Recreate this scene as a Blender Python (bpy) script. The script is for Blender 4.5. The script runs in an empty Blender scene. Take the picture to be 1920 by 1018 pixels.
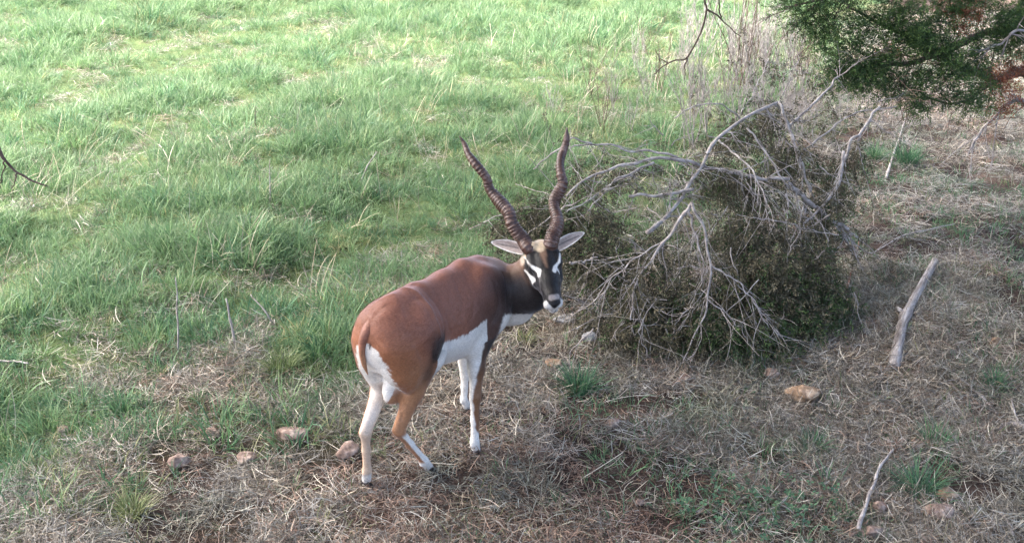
import bpy, math, random
import numpy as np
from mathutils import Vector, Matrix

SC = bpy.context.scene
COL = SC.collection
rng = np.random.default_rng(7)
random.seed(7)

# ------------------------------------------------------------------ camera, world, sun, exposure
H_CAM, F_PX, PITCH = 2.2, 2100.0, math.radians(22.5)
cam_d = bpy.data.cameras.new('camera')
cam = bpy.data.objects.new('camera', cam_d)
COL.objects.link(cam)
cam_d.sensor_width = 36.0
cam_d.lens = F_PX / 1920.0 * 36.0
cam_d.clip_start = 0.05
cam_d.clip_end = 1000.0
cam.location = (0, 0, H_CAM)
cam.rotation_euler = (math.radians(90) - PITCH, 0, 0)
SC.camera = cam

SUN_EL, SUN_AZ = math.radians(50), math.radians(-78)      # azimuth from +Y towards +X
world = bpy.data.worlds.new('World')
SC.world = world
world.use_nodes = True
wn = world.node_tree
wn.nodes.clear()
w_out = wn.nodes.new('ShaderNodeOutputWorld')
w_bg = wn.nodes.new('ShaderNodeBackground')
w_sky = wn.nodes.new('ShaderNodeTexSky')
w_sky.sky_type = 'NISHITA'
w_sky.sun_disc = False
w_sky.sun_elevation = SUN_EL
w_sky.sun_rotation = SUN_AZ
w_sky.dust_density = 5.0
w_sky.air_density = 0.75
w_sky.ozone_density = 0.4
w_bg.inputs['Strength'].default_value = 0.15
wn.links.new(w_sky.outputs[0], w_bg.inputs[0])
wn.links.new(w_bg.outputs[0], w_out.inputs[0])

sun_d = bpy.data.lights.new('sun', 'SUN')
sun_d.energy = 4.3
sun_d.angle = math.radians(28)
sun_d.color = (1.0, 0.97, 0.93)
sun = bpy.data.objects.new('sun', sun_d)
COL.objects.link(sun)
sun.location = (-4, 6, 8)
to_sun = Vector((math.sin(SUN_AZ) * math.cos(SUN_EL), math.cos(SUN_AZ) * math.cos(SUN_EL), math.sin(SUN_EL)))
sun.rotation_euler = to_sun.to_track_quat('Z', 'Y').to_euler()

SC.view_settings.view_transform = 'Standard'
SC.view_settings.look = 'None'
SC.view_settings.exposure = 2.7
SC.view_settings.gamma = 1.0
SC.view_settings.use_curve_mapping = False
SC.render.engine = 'CYCLES'
SC.cycles.max_bounces = 6
SC.cycles.transparent_max_bounces = 4

# ------------------------------------------------------------------ layout helpers
CP, SP = math.cos(PITCH), math.sin(PITCH)


def ray(u, v):
    dx, dy = u - 960.0, v - 509.0
    return np.array([dx, F_PX * CP - dy * SP, -F_PX * SP - dy * CP])


def P(u, v, y):
    """world point seen at photo pixel (u, v) at world depth y"""
    r = ray(u, v)
    return r * (y / r[1]) + np.array([0, 0, H_CAM])


def G(u, v, z=0.0):
    """ground point under photo pixel"""
    r = ray(u, v)
    return r * ((z - H_CAM) / r[2]) + np.array([0, 0, H_CAM])


def proj(p):
    p = np.asarray(p, float)
    d = p - np.array([0, 0, H_CAM])
    f = d[..., 1] * CP - d[..., 2] * SP
    up = d[..., 1] * SP + d[..., 2] * CP
    return 960 + d[..., 0] * F_PX / f, 509 - up * F_PX / f


def sstep(e0, e1, x):
    t = np.clip((x - e0) / (e1 - e0), 0, 1)
    return t * t * (3 - 2 * t)


_perm = np.random.default_rng(3).random(4096)


def vnoise(x, y, seed=0):
    x = np.asarray(x, float); y = np.asarray(y, float)
    xi = np.floor(x).astype(np.int64); yi = np.floor(y).astype(np.int64)
    fx = x - xi; fy = y - yi
    fx = fx * fx * (3 - 2 * fx); fy = fy * fy * (3 - 2 * fy)

    def h(a, b):
        k = (a * 73856093) ^ (b * 19349663) ^ (seed * 83492791)
        k = (k ^ (k >> 13)) * 1274126177
        return _perm[(k ^ (k >> 16)) & 4095]
    return (h(xi, yi) * (1 - fx) + h(xi + 1, yi) * fx) * (1 - fy) + (h(xi, yi + 1) * (1 - fx) + h(xi + 1, yi + 1) * fx) * fy


def fbm(x, y, seed=0, oct=3):
    s = 0; a = 0.5; n = 0
    for i in range(oct):
        s = s + a * vnoise(x * 2 ** i, y * 2 ** i, seed + i * 11); n += a; a *= 0.5
    return s / n


def noise3(p, sc, seed=0):
    return (vnoise(p[:, 0] * sc + p[:, 2] * sc * .7, p[:, 1] * sc - p[:, 2] * sc * .6, seed) +
            vnoise(p[:, 2] * sc + 7, p[:, 0] * sc * .8 + p[:, 1] * sc * .6, seed + 5)) * .5


# boundary between meadow and dry verge, as y_b(x)
_bp = [G(u, v) for u, v in [(-900, 930), (0, 815), (160, 770), (300, 720), (420, 700), (560, 690), (650, 640), (800, 560),
                            (930, 500), (1100, 420), (1300, 300), (1480, 190), (1540, 60), (1650, 0)]]
_bx = np.array([b[0] for b in _bp]); _by = np.array([b[1] for b in _bp])


def green_amt(x, y):
    yb = np.interp(x, _bx, _by, right=60) + (x > _bx[-1]) * 8
    yb = yb - .38 + (fbm(x * 1.6, y * 1.6, 2) - .5) * 1.5
    return sstep(-.75, .85, (y - yb) / (1 + .10 * np.maximum(y - 4, 0)) + (fbm(x * 5, y * 5, 23) - .5) * .9)


ROWD = np.array([0.42, 0.91])


def row_noise(x, y):
    s = x * ROWD[0] + y * ROWD[1]; w = x * ROWD[1] - y * ROWD[0]
    return fbm(w * 1.25 + 3, s * .33, 5, 3)


def ground_z(x, y):
    x = np.asarray(x, float); y = np.asarray(y, float)
    d = np.hypot(x + .25, y - 3.6)
    m = sstep(.55, 1.3, d)
    g = green_amt(x, y)
    z = (fbm(x * 2.1, y * 2.1, 9) - .5) * .06 + (fbm(x * 9, y * 9, 15) - .5) * .018
    z = z + g * (row_noise(x, y) - .45) * .15
    return z * m + (1 - m) * (fbm(x * 9, y * 9, 15) - .55) * .010


# ------------------------------------------------------------------ mesh helpers
def mesh_np(name, V, faces, colors=None, attrs=None, smooth=True):
    """faces: list of (k, array Nxk) groups"""
    me = bpy.data.meshes.new(name)
    V = np.ascontiguousarray(V, dtype=np.float32)
    me.vertices.add(len(V))
    me.vertices.foreach_set('co', V.ravel())
    if not isinstance(faces, list):
        faces = [faces]
    loops = np.concatenate([f.ravel() for f in faces]).astype(np.int32)
    tot = np.concatenate([np.full(len(f), f.shape[1]) for f in faces])
    start = np.concatenate([[0], np.cumsum(tot)[:-1]]).astype(np.int32)
    me.loops.add(len(loops))
    me.loops.foreach_set('vertex_index', loops)
    me.polygons.add(len(tot))
    me.polygons.foreach_set('loop_start', start)
    me.update(calc_edges=True)
    me.polygons.foreach_set('use_smooth', np.full(len(tot), smooth))
    if colors is not None:
        ca = me.color_attributes.new('coat', 'FLOAT_COLOR', 'POINT')
        c = np.ones((len(V), 4), np.float32); c[:, :3] = colors
        ca.data.foreach_set('color', c.ravel())
    for k, a in (attrs or {}).items():
        at = me.attributes.new(k, 'FLOAT', 'POINT')
        at.data.foreach_set('value', np.asarray(a, np.float32))
    me.validate()
    return me


def link(name, me, mat=None, parent=None, label=None, cat=None, group=None, kind=None, loc=None):
    o = bpy.data.objects.new(name, me)
    COL.objects.link(o)
    if mat is not None and me is not None:
        if not me.materials:
            me.materials.append(mat)
    if parent is not None:
        o.parent = parent
    if loc is not None:
        o.location = loc
    for k, v in (('label', label), ('category', cat), ('group', group), ('kind', kind)):
        if v:
            o[k] = v
    return o


class MB:
    def __init__(s):
        s.V = []; s.Q = []; s.T = []; s.n = 0; s.A = {}

    def add(s, V, Q=None, T=None, **at):
        V = np.asarray(V, float)
        s.V.append(V)
        if Q is not None and len(Q): s.Q.append(np.asarray(Q, int) + s.n)
        if T is not None and len(T): s.T.append(np.asarray(T, int) + s.n)
        for k, a in at.items():
            s.A.setdefault(k, []).append(np.broadcast_to(np.asarray(a, float), (len(V),)))
        s.n += len(V)

    def mesh(s, name, smooth=True, colors=None):
        f = []
        if s.Q: f.append(np.concatenate(s.Q))
        if s.T: f.append(np.concatenate(s.T))
        return mesh_np(name, np.concatenate(s.V), f, colors, {k: np.concatenate(v) for k, v in s.A.items()}, smooth)


def spline(pts, n):
    """Catmull-Rom resample of control points (any dimension)"""
    P0 = np.asarray(pts, float)
    if len(P0) == 2:
        t = np.linspace(0, 1, n)[:, None]
        return P0[0] * (1 - t) + P0[1] * t
    E = np.vstack([2 * P0[0] - P0[1], P0, 2 * P0[-1] - P0[-2]])
    tt = np.linspace(0, len(P0) - 1 - 1e-9, n)
    i = tt.astype(int); t = (tt - i)[:, None]
    a, b, c, d = E[i], E[i + 1], E[i + 2], E[i + 3]
    return .5 * (2 * b + (c - a) * t + (2 * a - 5 * b + 4 * c - d) * t ** 2 + (3 * b - a - 3 * c + d) * t ** 3)


def tube(mb, path, rad, sides=6, caps=True, **at):
    path = np.asarray(path, float); n = len(path)
    rad = np.broadcast_to(np.asarray(rad, float), (n,)) if np.ndim(rad) < 2 else rad
    T = np.gradient(path, axis=0)
    T /= np.linalg.norm(T, axis=1)[:, None] + 1e-12
    ref = np.array([0, 0, 1.0]) if abs(T[0, 2]) < .9 else np.array([1.0, 0, 0])
    N = np.zeros_like(T)
    u = np.cross(T[0], ref); u /= np.linalg.norm(u)
    for i in range(n):
        u = u - T[i] * np.dot(u, T[i]); u /= np.linalg.norm(u) + 1e-12
        N[i] = u
    B = np.cross(T, N)
    ang = np.arange(sides) / sides * 2 * math.pi
    if np.ndim(rad) == 1:
        R = rad[:, None]
    else:
        R = rad
    V = path[:, None, :] + (N[:, None, :] * np.cos(ang)[None, :, None] + B[:, None, :] * np.sin(ang)[None, :, None]) * R[..., None]
    V = V.reshape(-1, 3)
    i, j = np.meshgrid(np.arange(n - 1), np.arange(sides), indexing='ij')
    j2 = (j + 1) % sides
    Q = np.stack([i * sides + j, i * sides + j2, (i + 1) * sides + j2, (i + 1) * sides + j], -1).reshape(-1, 4)
    T3 = []
    if caps:
        V = np.vstack([V, path[:1], path[-1:]])
        k = n * sides
        jj = np.arange(sides); j2 = (jj + 1) % sides
        T3 = np.vstack([np.stack([np.full(sides, k), j2, jj], 1),
                        np.stack([np.full(sides, k + 1), (n - 1) * sides + jj, (n - 1) * sides + j2], 1)])
    mb.add(V, Q, T3, **at)


def ribbons(mb, p0, az, el, length, width, daz, delv, seg=4, roll=None, rnd=None, taper=True, zmin=None):
    """curved blades: arrays over N; az/el start direction, daz/delv total change along the blade"""
    N = len(p0)
    t = (np.arange(seg) + .5) / seg
    A = az[:, None] + daz[:, None] * t
    E = el[:, None] + delv[:, None] * t
    D = np.stack([np.cos(E) * np.cos(A), np.cos(E) * np.sin(A), np.sin(E)], -1) * (length / seg)[:, None, None]
    C = np.concatenate([p0[:, None, :], p0[:, None, :] + np.cumsum(D, 1)], 1)
    if zmin is not None:
        C[..., 2] = np.maximum(C[..., 2], zmin)
    side = np.stack([-np.sin(A), np.cos(A), np.zeros_like(A)], -1)
    side = np.concatenate([side, side[:, -1:]], 1)
    if roll is not None:
        Dn = np.concatenate([D, D[:, -1:]], 1); Dn = Dn / np.linalg.norm(Dn, axis=-1, keepdims=True)
        nn = np.cross(side, Dn)
        side = side * np.cos(roll)[:, None, None] + nn * np.sin(roll)[:, None, None]
    tt = np.arange(seg + 1) / seg
    prof = (np.minimum(1, .55 + tt * 2) * (1 - tt ** 2.2)) if taper else np.where(tt < 1, 1, .6)
    W = width[:, None] * prof[None, :] * .5
    L = C[:, :-1] - side[:, :-1] * W[:, :-1, None]
    R = C[:, :-1] + side[:, :-1] * W[:, :-1, None]
    V = np.concatenate([np.stack([L, R], 2).reshape(N, -1, 3), C[:, -1:]], 1)
    k = 2 * seg + 1
    q = np.array([[2 * i, 2 * i + 1, 2 * i + 3, 2 * i + 2] for i in range(seg - 1)])
    tr = np.array([[2 * seg - 2, 2 * seg - 1, 2 * seg]])
    off = (np.arange(N) * k)[:, None, None]
    rnd = rng.random(N) if rnd is None else rnd
    tv = np.concatenate([np.repeat(tt[:-1], 2), [1.0]])
    mb.add(V.reshape(-1, 3), (q[None] + off).reshape(-1, 4), (tr[None] + off).reshape(-1, 3),
           rnd=np.repeat(rnd, k), tpos=np.tile(tv, N))


# ------------------------------------------------------------------ materials
def new_mat(name):
    m = bpy.data.materials.new(name)
    m.use_nodes = True
    m.node_tree.nodes.clear()
    return m, m.node_tree


def ramp(nt, fac, stops):
    r = nt.nodes.new('ShaderNodeValToRGB')
    el = r.color_ramp.elements
    while len(el) < len(stops):
        el.new(.5)
    for e, (p, c) in zip(el, stops):
        e.position = p; e.color = (*c, 1)
    nt.links.new(fac, r.inputs[0])
    return r.outputs[0]


def math_n(nt, op, a, b):
    m = nt.nodes.new('ShaderNodeMath'); m.operation = op
    for i, x in enumerate((a, b)):
        if isinstance(x, (int, float)): m.inputs[i].default_value = x
        else: nt.links.new(x, m.inputs[i])
    return m.outputs[0]


def mixc(nt, fac, a, b, mode='MIX'):
    m = nt.nodes.new('ShaderNodeMix'); m.data_type = 'RGBA'; m.blend_type = mode
    for inp, x in ((m.inputs[0], fac), (m.inputs[6], a), (m.inputs[7], b)):
        if isinstance(x, (int, float)): inp.default_value = x
        elif isinstance(x, tuple): inp.default_value = (*x, 1)
        else: nt.links.new(x, inp)
    return m.outputs[2]


def blade_mat(name, stops, transl=.35, rough=.55, obj_amt=.35, tip=None, root=None, spec=.3):
    m, nt = new_mat(name)
    at = nt.nodes.new('ShaderNodeAttribute'); at.attribute_name = 'rnd'
    oi = nt.nodes.new('ShaderNodeObjectInfo')
    f = math_n(nt, 'ADD', math_n(nt, 'MULTIPLY', at.outputs['Fac'], 1 - obj_amt), math_n(nt, 'MULTIPLY', oi.outputs['Random'], obj_amt))
    c = ramp(nt, f, stops)
    if obj_amt > 0:
        pn_ = nt.nodes.new('ShaderNodeTexNoise'); pn_.inputs['Scale'].default_value = 1.7; pn_.inputs['Detail'].default_value = 4
        pn_.inputs['Roughness'].default_value = .7
        nt.links.new(oi.outputs['Location'], pn_.inputs[0])
        c = mixc(nt, .85, c, ramp(nt, pn_.outputs[0], [(.32, (.34, .42, .36)), (.5, (.5, .5, .5)), (.66, (.68, .645, .58))]), 'OVERLAY')
    tp = nt.nodes.new('ShaderNodeAttribute'); tp.attribute_name = 'tpos'
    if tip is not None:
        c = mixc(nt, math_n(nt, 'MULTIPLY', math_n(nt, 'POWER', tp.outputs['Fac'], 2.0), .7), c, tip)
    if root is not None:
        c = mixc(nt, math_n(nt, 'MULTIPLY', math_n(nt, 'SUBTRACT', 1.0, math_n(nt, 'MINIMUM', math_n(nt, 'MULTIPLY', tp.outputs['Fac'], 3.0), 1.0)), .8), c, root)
    b = nt.nodes.new('ShaderNodeBsdfPrincipled')
    b.inputs['Roughness'].default_value = rough
    b.inputs['Specular IOR Level'].default_value = spec
    nt.links.new(c, b.inputs['Base Color'])
    out = nt.nodes.new('ShaderNodeOutputMaterial')
    if transl > 0:
        tr = nt.nodes.new('ShaderNodeBsdfTranslucent')
        nt.links.new(c, tr.inputs['Color'])
        mx = nt.nodes.new('ShaderNodeMixShader'); mx.inputs[0].default_value = transl
        nt.links.new(b.outputs[0], mx.inputs[1]); nt.links.new(tr.outputs[0], mx.inputs[2])
        nt.links.new(mx.outputs[0], out.inputs[0])
    else:
        nt.links.new(b.outputs[0], out.inputs[0])
    return m


def noise_mat(name, stops, scale=8, detail=8, rough=.85, bump=.4, bscale=None, stretch=(1, 1, 1), bdist=.01, sc2=None, stops2=None, spec=.25):
    m, nt = new_mat(name)
    tc = nt.nodes.new('ShaderNodeTexCoord')
    mp = nt.nodes.new('ShaderNodeMapping'); mp.inputs['Scale'].default_value = stretch
    nt.links.new(tc.outputs['Object'], mp.inputs[0])
    n = nt.nodes.new('ShaderNodeTexNoise'); n.inputs['Scale'].default_value = scale; n.inputs['Detail'].default_value = detail
    n.inputs['Roughness'].default_value = .65
    nt.links.new(mp.outputs[0], n.inputs[0])
    c = ramp(nt, n.outputs[0], stops)
    if stops2:
        n2 = nt.nodes.new('ShaderNodeTexNoise'); n2.inputs['Scale'].default_value = sc2; n2.inputs['Detail'].default_value = 4
        nt.links.new(mp.outputs[0], n2.inputs[0])
        c = mixc(nt, .5, c, ramp(nt, n2.outputs[0], stops2), 'OVERLAY')
    nb = nt.nodes.new('ShaderNodeTexNoise'); nb.inputs['Scale'].default_value = bscale or scale * 3; nb.inputs['Detail'].default_value = 8
    nt.links.new(mp.outputs[0], nb.inputs[0])
    bp = nt.nodes.new('ShaderNodeBump'); bp.inputs['Strength'].default_value = bump; bp.inputs['Distance'].default_value = bdist
    nt.links.new(nb.outputs[0], bp.inputs['Height'])
    b = nt.nodes.new('ShaderNodeBsdfPrincipled'); b.inputs['Roughness'].default_value = rough
    b.inputs['Specular IOR Level'].default_value = spec
    nt.links.new(c, b.inputs['Base Color']); nt.links.new(bp.outputs[0], b.inputs['Normal'])
    out = nt.nodes.new('ShaderNodeOutputMaterial'); nt.links.new(b.outputs[0], out.inputs[0])
    return m


M = {}
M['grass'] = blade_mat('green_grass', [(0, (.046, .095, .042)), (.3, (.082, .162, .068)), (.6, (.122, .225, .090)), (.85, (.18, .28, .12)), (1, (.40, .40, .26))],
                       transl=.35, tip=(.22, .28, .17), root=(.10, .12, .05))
M['blue_grass'] = blade_mat('blue_green_grass', [(0, (.035, .085, .05)), (.5, (.07, .16, .085)), (.9, (.13, .24, .11)), (1, (.35, .32, .17))], transl=.3, obj_amt=.2)
M['olive_grass'] = blade_mat('fading_grass', [(0, (.08, .11, .045)), (.5, (.17, .20, .085)), (.8, (.30, .29, .15)), (1, (.42, .37, .24))], transl=.3, obj_amt=.3)
M['straw'] = blade_mat('dry_straw', [(0, (.040, .031, .025)), (.3, (.132, .110, .086)), (.6, (.265, .234, .190)), (.85, (.43, .395, .335)), (1, (.66, .62, .55))], transl=.15, obj_amt=.2)
M['rust_straw'] = blade_mat('rusty_straw', [(0, (.05, .030, .022)), (.4, (.15, .090, .068)), (.7, (.28, .19, .145)), (1, (.50, .41, .33))], transl=.15, obj_amt=.35)
M['grey_straw'] = blade_mat('weathered_straw', [(0, (.07, .062, .055)), (.4, (.20, .184, .165)), (.75, (.37, .35, .32)), (1, (.62, .60, .55))], transl=.15, obj_amt=.35)
M['stalk'] = blade_mat('dead_stalk', [(0, (.20, .15, .12)), (.5, (.36, .30, .24)), (1, (.55, .50, .42))], transl=0, obj_amt=.5, rough=.8)
M['clover'] = blade_mat('clover_leaf', [(0, (.03, .07, .038)), (.6, (.06, .125, .065)), (1, (.10, .18, .095))], transl=.2, obj_amt=.2)
M['cedar_live'] = blade_mat('live_cedar_foliage', [(0, (.018, .034, .016)), (.45, (.042, .080, .030)), (.8, (.095, .165, .042)), (1, (.17, .25, .07))], transl=.2, obj_amt=0, rough=.7)
M['cedar_dull'] = blade_mat('fading_cedar_foliage', [(0, (.036, .032, .022)), (.45, (.080, .073, .048)), (.8, (.125, .112, .072)), (1, (.19, .165, .115))], transl=.15, obj_amt=0, rough=.8)
M['cedar_green'] = blade_mat('green_cedar_foliage', [(0, (.018, .032, .014)), (.5, (.045, .078, .030)), (.85, (.085, .13, .042)), (1, (.13, .16, .07))], transl=.15, obj_amt=0, rough=.8)
M['cedar_rust'] = blade_mat('rusty_cedar_foliage', [(0, (.07, .025, .015)), (.5, (.22, .075, .04)), (1, (.45, .18, .09))], transl=.2, obj_amt=0, rough=.8)
M['oak_leaf'] = blade_mat('oak_leaf', [(0, (.03, .055, .02)), (.6, (.06, .10, .035)), (1, (.10, .14, .05))], transl=.3, obj_amt=0)
M['bark_grey'] = noise_mat('grey_bark', [(.3, (.13, .105, .095)), (.5, (.29, .26, .245)), (.7, (.48, .45, .44))], scale=30, stretch=(1, 1, 1), bump=.6, bdist=.003)
M['bark_dark'] = noise_mat('dark_bark', [(.3, (.05, .035, .028)), (.6, (.14, .10, .08)), (.8, (.26, .21, .19))], scale=25, bump=.6, bdist=.004)
M['bark_red'] = noise_mat('red_bark', [(.3, (.07, .03, .022)), (.6, (.17, .08, .055)), (.8, (.28, .17, .13))], scale=20, bump=.6, bdist=.005)
M['log'] = noise_mat('weathered_log', [(.25, (.055, .042, .038)), (.42, (.17, .145, .135)), (.58, (.33, .30, .285)), (.8, (.52, .49, .47))], scale=14, stretch=(4, 4, .45), bump=.8, bscale=30, bdist=.006)
M['rock_pink'] = noise_mat('pinkish_stone', [(.3, (.09, .058, .046)), (.5, (.22, .158, .130)), (.7, (.42, .355, .31))], scale=16, bump=.7, bdist=.008, sc2=70, stops2=[(.3, (.25, .25, .25)), (.7, (.75, .72, .7))])
M['rock_tan'] = noise_mat('tan_stone', [(.3, (.11, .070, .045)), (.5, (.24, .165, .11)), (.7, (.42, .345, .265))], scale=16, bump=.7, bdist=.008, sc2=60, stops2=[(.3, (.25, .25, .25)), (.7, (.75, .7, .65))])
M['rock_grey'] = noise_mat('grey_stone', [(.3, (.13, .13, .13)), (.5, (.27, .27, .275)), (.7, (.48, .47, .47))], scale=22, bump=.7, bdist=.008)


def ground_mat():
    m, nt = new_mat('soil_and_thatch')
    tc = nt.nodes.new('ShaderNodeTexCoord')
    at = nt.nodes.new('ShaderNodeAttribute'); at.attribute_name = 'green'
    n1 = nt.nodes.new('ShaderNodeTexNoise'); n1.inputs['Scale'].default_value = 3.0; n1.inputs['Detail'].default_value = 8
    n2 = nt.nodes.new('ShaderNodeTexNoise'); n2.inputs['Scale'].default_value = 60; n2.inputs['Detail'].default_value = 6
    for n in (n1, n2): nt.links.new(tc.outputs['Object'], n.inputs[0])
    dry = ramp(nt, n1.outputs[0], [(.35, (.022, .016, .014)), (.55, (.050, .036, .030)), (.7, (.10, .075, .060))])
    fine = ramp(nt, n2.outputs[0], [(.35, (.3, .3, .3)), (.65, (.75, .7, .66))])
    dry = mixc(nt, .7, dry, fine, 'OVERLAY')
    grn = ramp(nt, n1.outputs[0], [(.3, (.035, .055, .022)), (.6, (.07, .10, .04)), (.75, (.12, .13, .07))])
    grn = mixc(nt, .6, grn, fine, 'OVERLAY')
    c = mixc(nt, at.outputs['Fac'], dry, grn)
    bp = nt.nodes.new('ShaderNodeBump'); bp.inputs['Strength'].default_value = .8; bp.inputs['Distance'].default_value = .015
    nt.links.new(n2.outputs[0], bp.inputs['Height'])
    b = nt.nodes.new('ShaderNodeBsdfPrincipled'); b.inputs['Roughness'].default_value = .95
    b.inputs['Specular IOR Level'].default_value = .1
    nt.links.new(c, b.inputs['Base Color']); nt.links.new(bp.outputs[0], b.inputs['Normal'])
    out = nt.nodes.new('ShaderNodeOutputMaterial'); nt.links.new(b.outputs[0], out.inputs[0])
    return m


M['ground'] = ground_mat()

# ------------------------------------------------------------------ ground sheet (to the horizon)
ax = np.concatenate([-np.geomspace(300, 8.3, 26), np.arange(-8, 8.01, .07), np.geomspace(8.3, 300, 26)])
ay = np.concatenate([-np.geomspace(60, .3, 16), np.arange(0, 9, .07), np.arange(9, 22, .15), np.geomspace(22.5, 600, 30)])
X, Y = np.meshgrid(ax, ay, indexing='ij')
far = sstep(25, 120, np.hypot(X, Y))
Z = ground_z(X, Y) * (1 - far) + far * (fbm(X * .01, Y * .01, 4) - .5) * 4
nx, ny = X.shape
i, j = np.meshgrid(np.arange(nx - 1), np.arange(ny - 1), indexing='ij')
Q = np.stack([i * ny + j, (i + 1) * ny + j, (i + 1) * ny + j + 1, i * ny + j + 1], -1).reshape(-1, 4)
gme = mesh_np('ground', np.stack([X, Y, Z], -1).reshape(-1, 3), [Q], attrs={'green': green_amt(X, Y).ravel()})
link('ground', gme, M['ground'], kind='structure')


# ------------------------------------------------------------------ instanced ground cover ("stuff")
def scatter(name, templates, pts, rot, scl, idx, label, cat):
    tc = bpy.data.collections.new(name + '_kinds')
    for k, (me) in enumerate(templates):
        o = bpy.data.objects.new('%s_kind_%02d' % (name, k), me)
        tc.objects.link(o)
    me = bpy.data.meshes.new(name)
    me.vertices.add(len(pts)); me.vertices.foreach_set('co', np.asarray(pts, np.float32).ravel())
    a = me.attributes.new('rot', 'FLOAT_VECTOR', 'POINT'); a.data.foreach_set('vector', np.asarray(rot, np.float32).ravel())
    a = me.attributes.new('scl', 'FLOAT', 'POINT'); a.data.foreach_set('value', np.asarray(scl, np.float32))
    a = me.attributes.new('idx', 'INT', 'POINT'); a.data.foreach_set('value', np.asarray(idx, np.int32))
    ng = bpy.data.node_groups.new(name + '_nodes', 'GeometryNodeTree')
    ng.interface.new_socket('Geometry', in_out='INPUT', socket_type='NodeSocketGeometry')
    ng.interface.new_socket('Geometry', in_out='OUTPUT', socket_type='NodeSocketGeometry')
    gi = ng.nodes.new('NodeGroupInput'); go = ng.nodes.new('NodeGroupOutput')
    ci = ng.nodes.new('GeometryNodeCollectionInfo')
    ci.inputs['Collection'].default_value = tc
    ci.inputs['Separate Children'].default_value = True
    ci.inputs['Reset Children'].default_value = True
    ip = ng.nodes.new('GeometryNodeInstanceOnPoints')
    ip.inputs['Pick Instance'].default_value = True

    def named(nm, dt):
        n = ng.nodes.new('GeometryNodeInputNamedAttribute'); n.data_type = dt
        n.inputs['Name'].default_value = nm
        return n.outputs[0]
    ng.links.new(gi.outputs[0], ip.inputs['Points'])
    ng.links.new(ci.outputs[0], ip.inputs['Instance'])
    ng.links.new(named('idx', 'INT'), ip.inputs['Instance Index'])
    e2r = ng.nodes.new('FunctionNodeEulerToRotation')
    ng.links.new(named('rot', 'FLOAT_VECTOR'), e2r.inputs[0])
    ng.links.new(e2r.outputs[0], ip.inputs['Rotation'])
    ng.links.new(named('scl', 'FLOAT'), ip.inputs['Scale'])
    ng.links.new(ip.outputs[0], go.inputs[0])
    o = link(name, me, label=label, cat=cat, kind='stuff')
    md = o.modifiers.new('scatter', 'NODES'); md.node_group = ng
    return o


def tuft_mesh(name, n, rad, L, W, lean, droop, mat, seg=4, seed=0):
    r = np.random.default_rng(seed)
    mb = MB()
    a = r.random(n) * 2 * math.pi; q = np.sqrt(r.random(n)) * rad
    p = np.stack([np.cos(a) * q, np.sin(a) * q, np.full(n, -.01)], 1)
    az = a + r.normal(0, .9, n)
    el = np.radians(90) - np.abs(r.normal(0, lean, n)) - .05
    ln = L * (.45 + .75 * r.random(n))
    ribbons(mb, p, az, el, ln, W * (.7 + .6 * r.random(n)), r.normal(0, .5, n), -np.abs(r.normal(droop, droop * .6, n)),
            seg=seg, roll=r.normal(0, .5, n), rnd=r.random(n))
    me = mb.mesh(name); me.materials.append(mat)
    return me


def thatch_mesh(name, n, rad, L, W, mat, seed=0, zspread=.03):
    r = np.random.default_rng(seed)
    mb = MB()
    a = r.random(n) * 2 * math.pi; q = np.sqrt(r.random(n)) * rad
    p = np.stack([np.cos(a) * q, np.sin(a) * q, r.random(n) ** 1.6 * zspread - .003], 1)
    az = r.random(n) * 2 * math.pi
    el = r.normal(.10, .35, n)
    ln = L * (.3 + 1.0 * r.random(n))
    ribbons(mb, p, az, el, ln, W * (.6 + .8 * r.random(n)), r.normal(0, .85, n), r.normal(-.2, .5, n),
            seg=4, roll=r.normal(0, .8, n), rnd=r.random(n), taper=False, zmin=-.004)
    me = mb.mesh(name); me.materials.append(mat)
    return me


def jitter_pts(x0, x1, y0, y1, step):
    gx = np.arange(x0, x1, step); gy = np.arange(y0, y1, step)
    A, B = np.meshgrid(gx, gy, indexing='ij')
    A = A.ravel() + rng.uniform(-.5, .5, A.size) * step * 1.3
    B = B.ravel() + rng.uniform(-.5, .5, B.size) * step * 1.3
    keep = np.abs(A) < (B * .50 + 1.7)
    return A[keep], B[keep]


# meadow
T = []
for k in range(6): T.append(tuft_mesh('grass_clump', 44, .055, .118, .0036, .70, .9, M['grass'], seed=k))
for k in range(3): T.append(tuft_mesh('grass_clump', 40, .06, .10, .0042, .9, .7, M['olive_grass'], seed=20 + k))
for k in range(2): T.append(tuft_mesh('grass_clump', 50, .05, .13, .0036, .6, .9, M['blue_grass'], seed=30 + k))
parts = []
for (y0, y1, st) in ((2.6, 6.0, .047), (6.0, 10.0, .062), (10.0, 21.0, .082)):
    x, y = jitter_pts(-11, 11, y0, y1, st)
    g = green_amt(x, y)
    cl = fbm(x * 2.7, y * 2.7, 71, 3)
    keep = rng.random(len(x)) < g * (.58 + .45 * sstep(.30, .52, cl))
    parts.append(np.stack([x[keep], y[keep], np.full(keep.sum(), st)], 1))
mp_ = np.concatenate(parts)
x, y = mp_[:, 0], mp_[:, 1]
n = len(x)
rn = row_noise(x, y)
h = .66 + .42 * sstep(.3, .65, rn) + rng.normal(0, .16, n)
h = np.clip(h * (.75 + .4 * fbm(x * 2.2, y * 2.2, 31)), .35, 1.6)
g = green_amt(x, y)
h *= (.65 + .35 * g) * (.72 + .55 * sstep(.32, .68, fbm(x * 2.7, y * 2.7, 71, 3))) * np.where(rng.random(n) < .06, 1.35, 1)
kind_r = rng.random(n)
ol = .06 + .45 * (1 - g) + .16 * (rn < .36) + .12 * sstep(.45, .33, fbm(x * 2.7, y * 2.7, 71, 3))
bl = .10 + .25 * sstep(5.5, 3.5, y)
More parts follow.
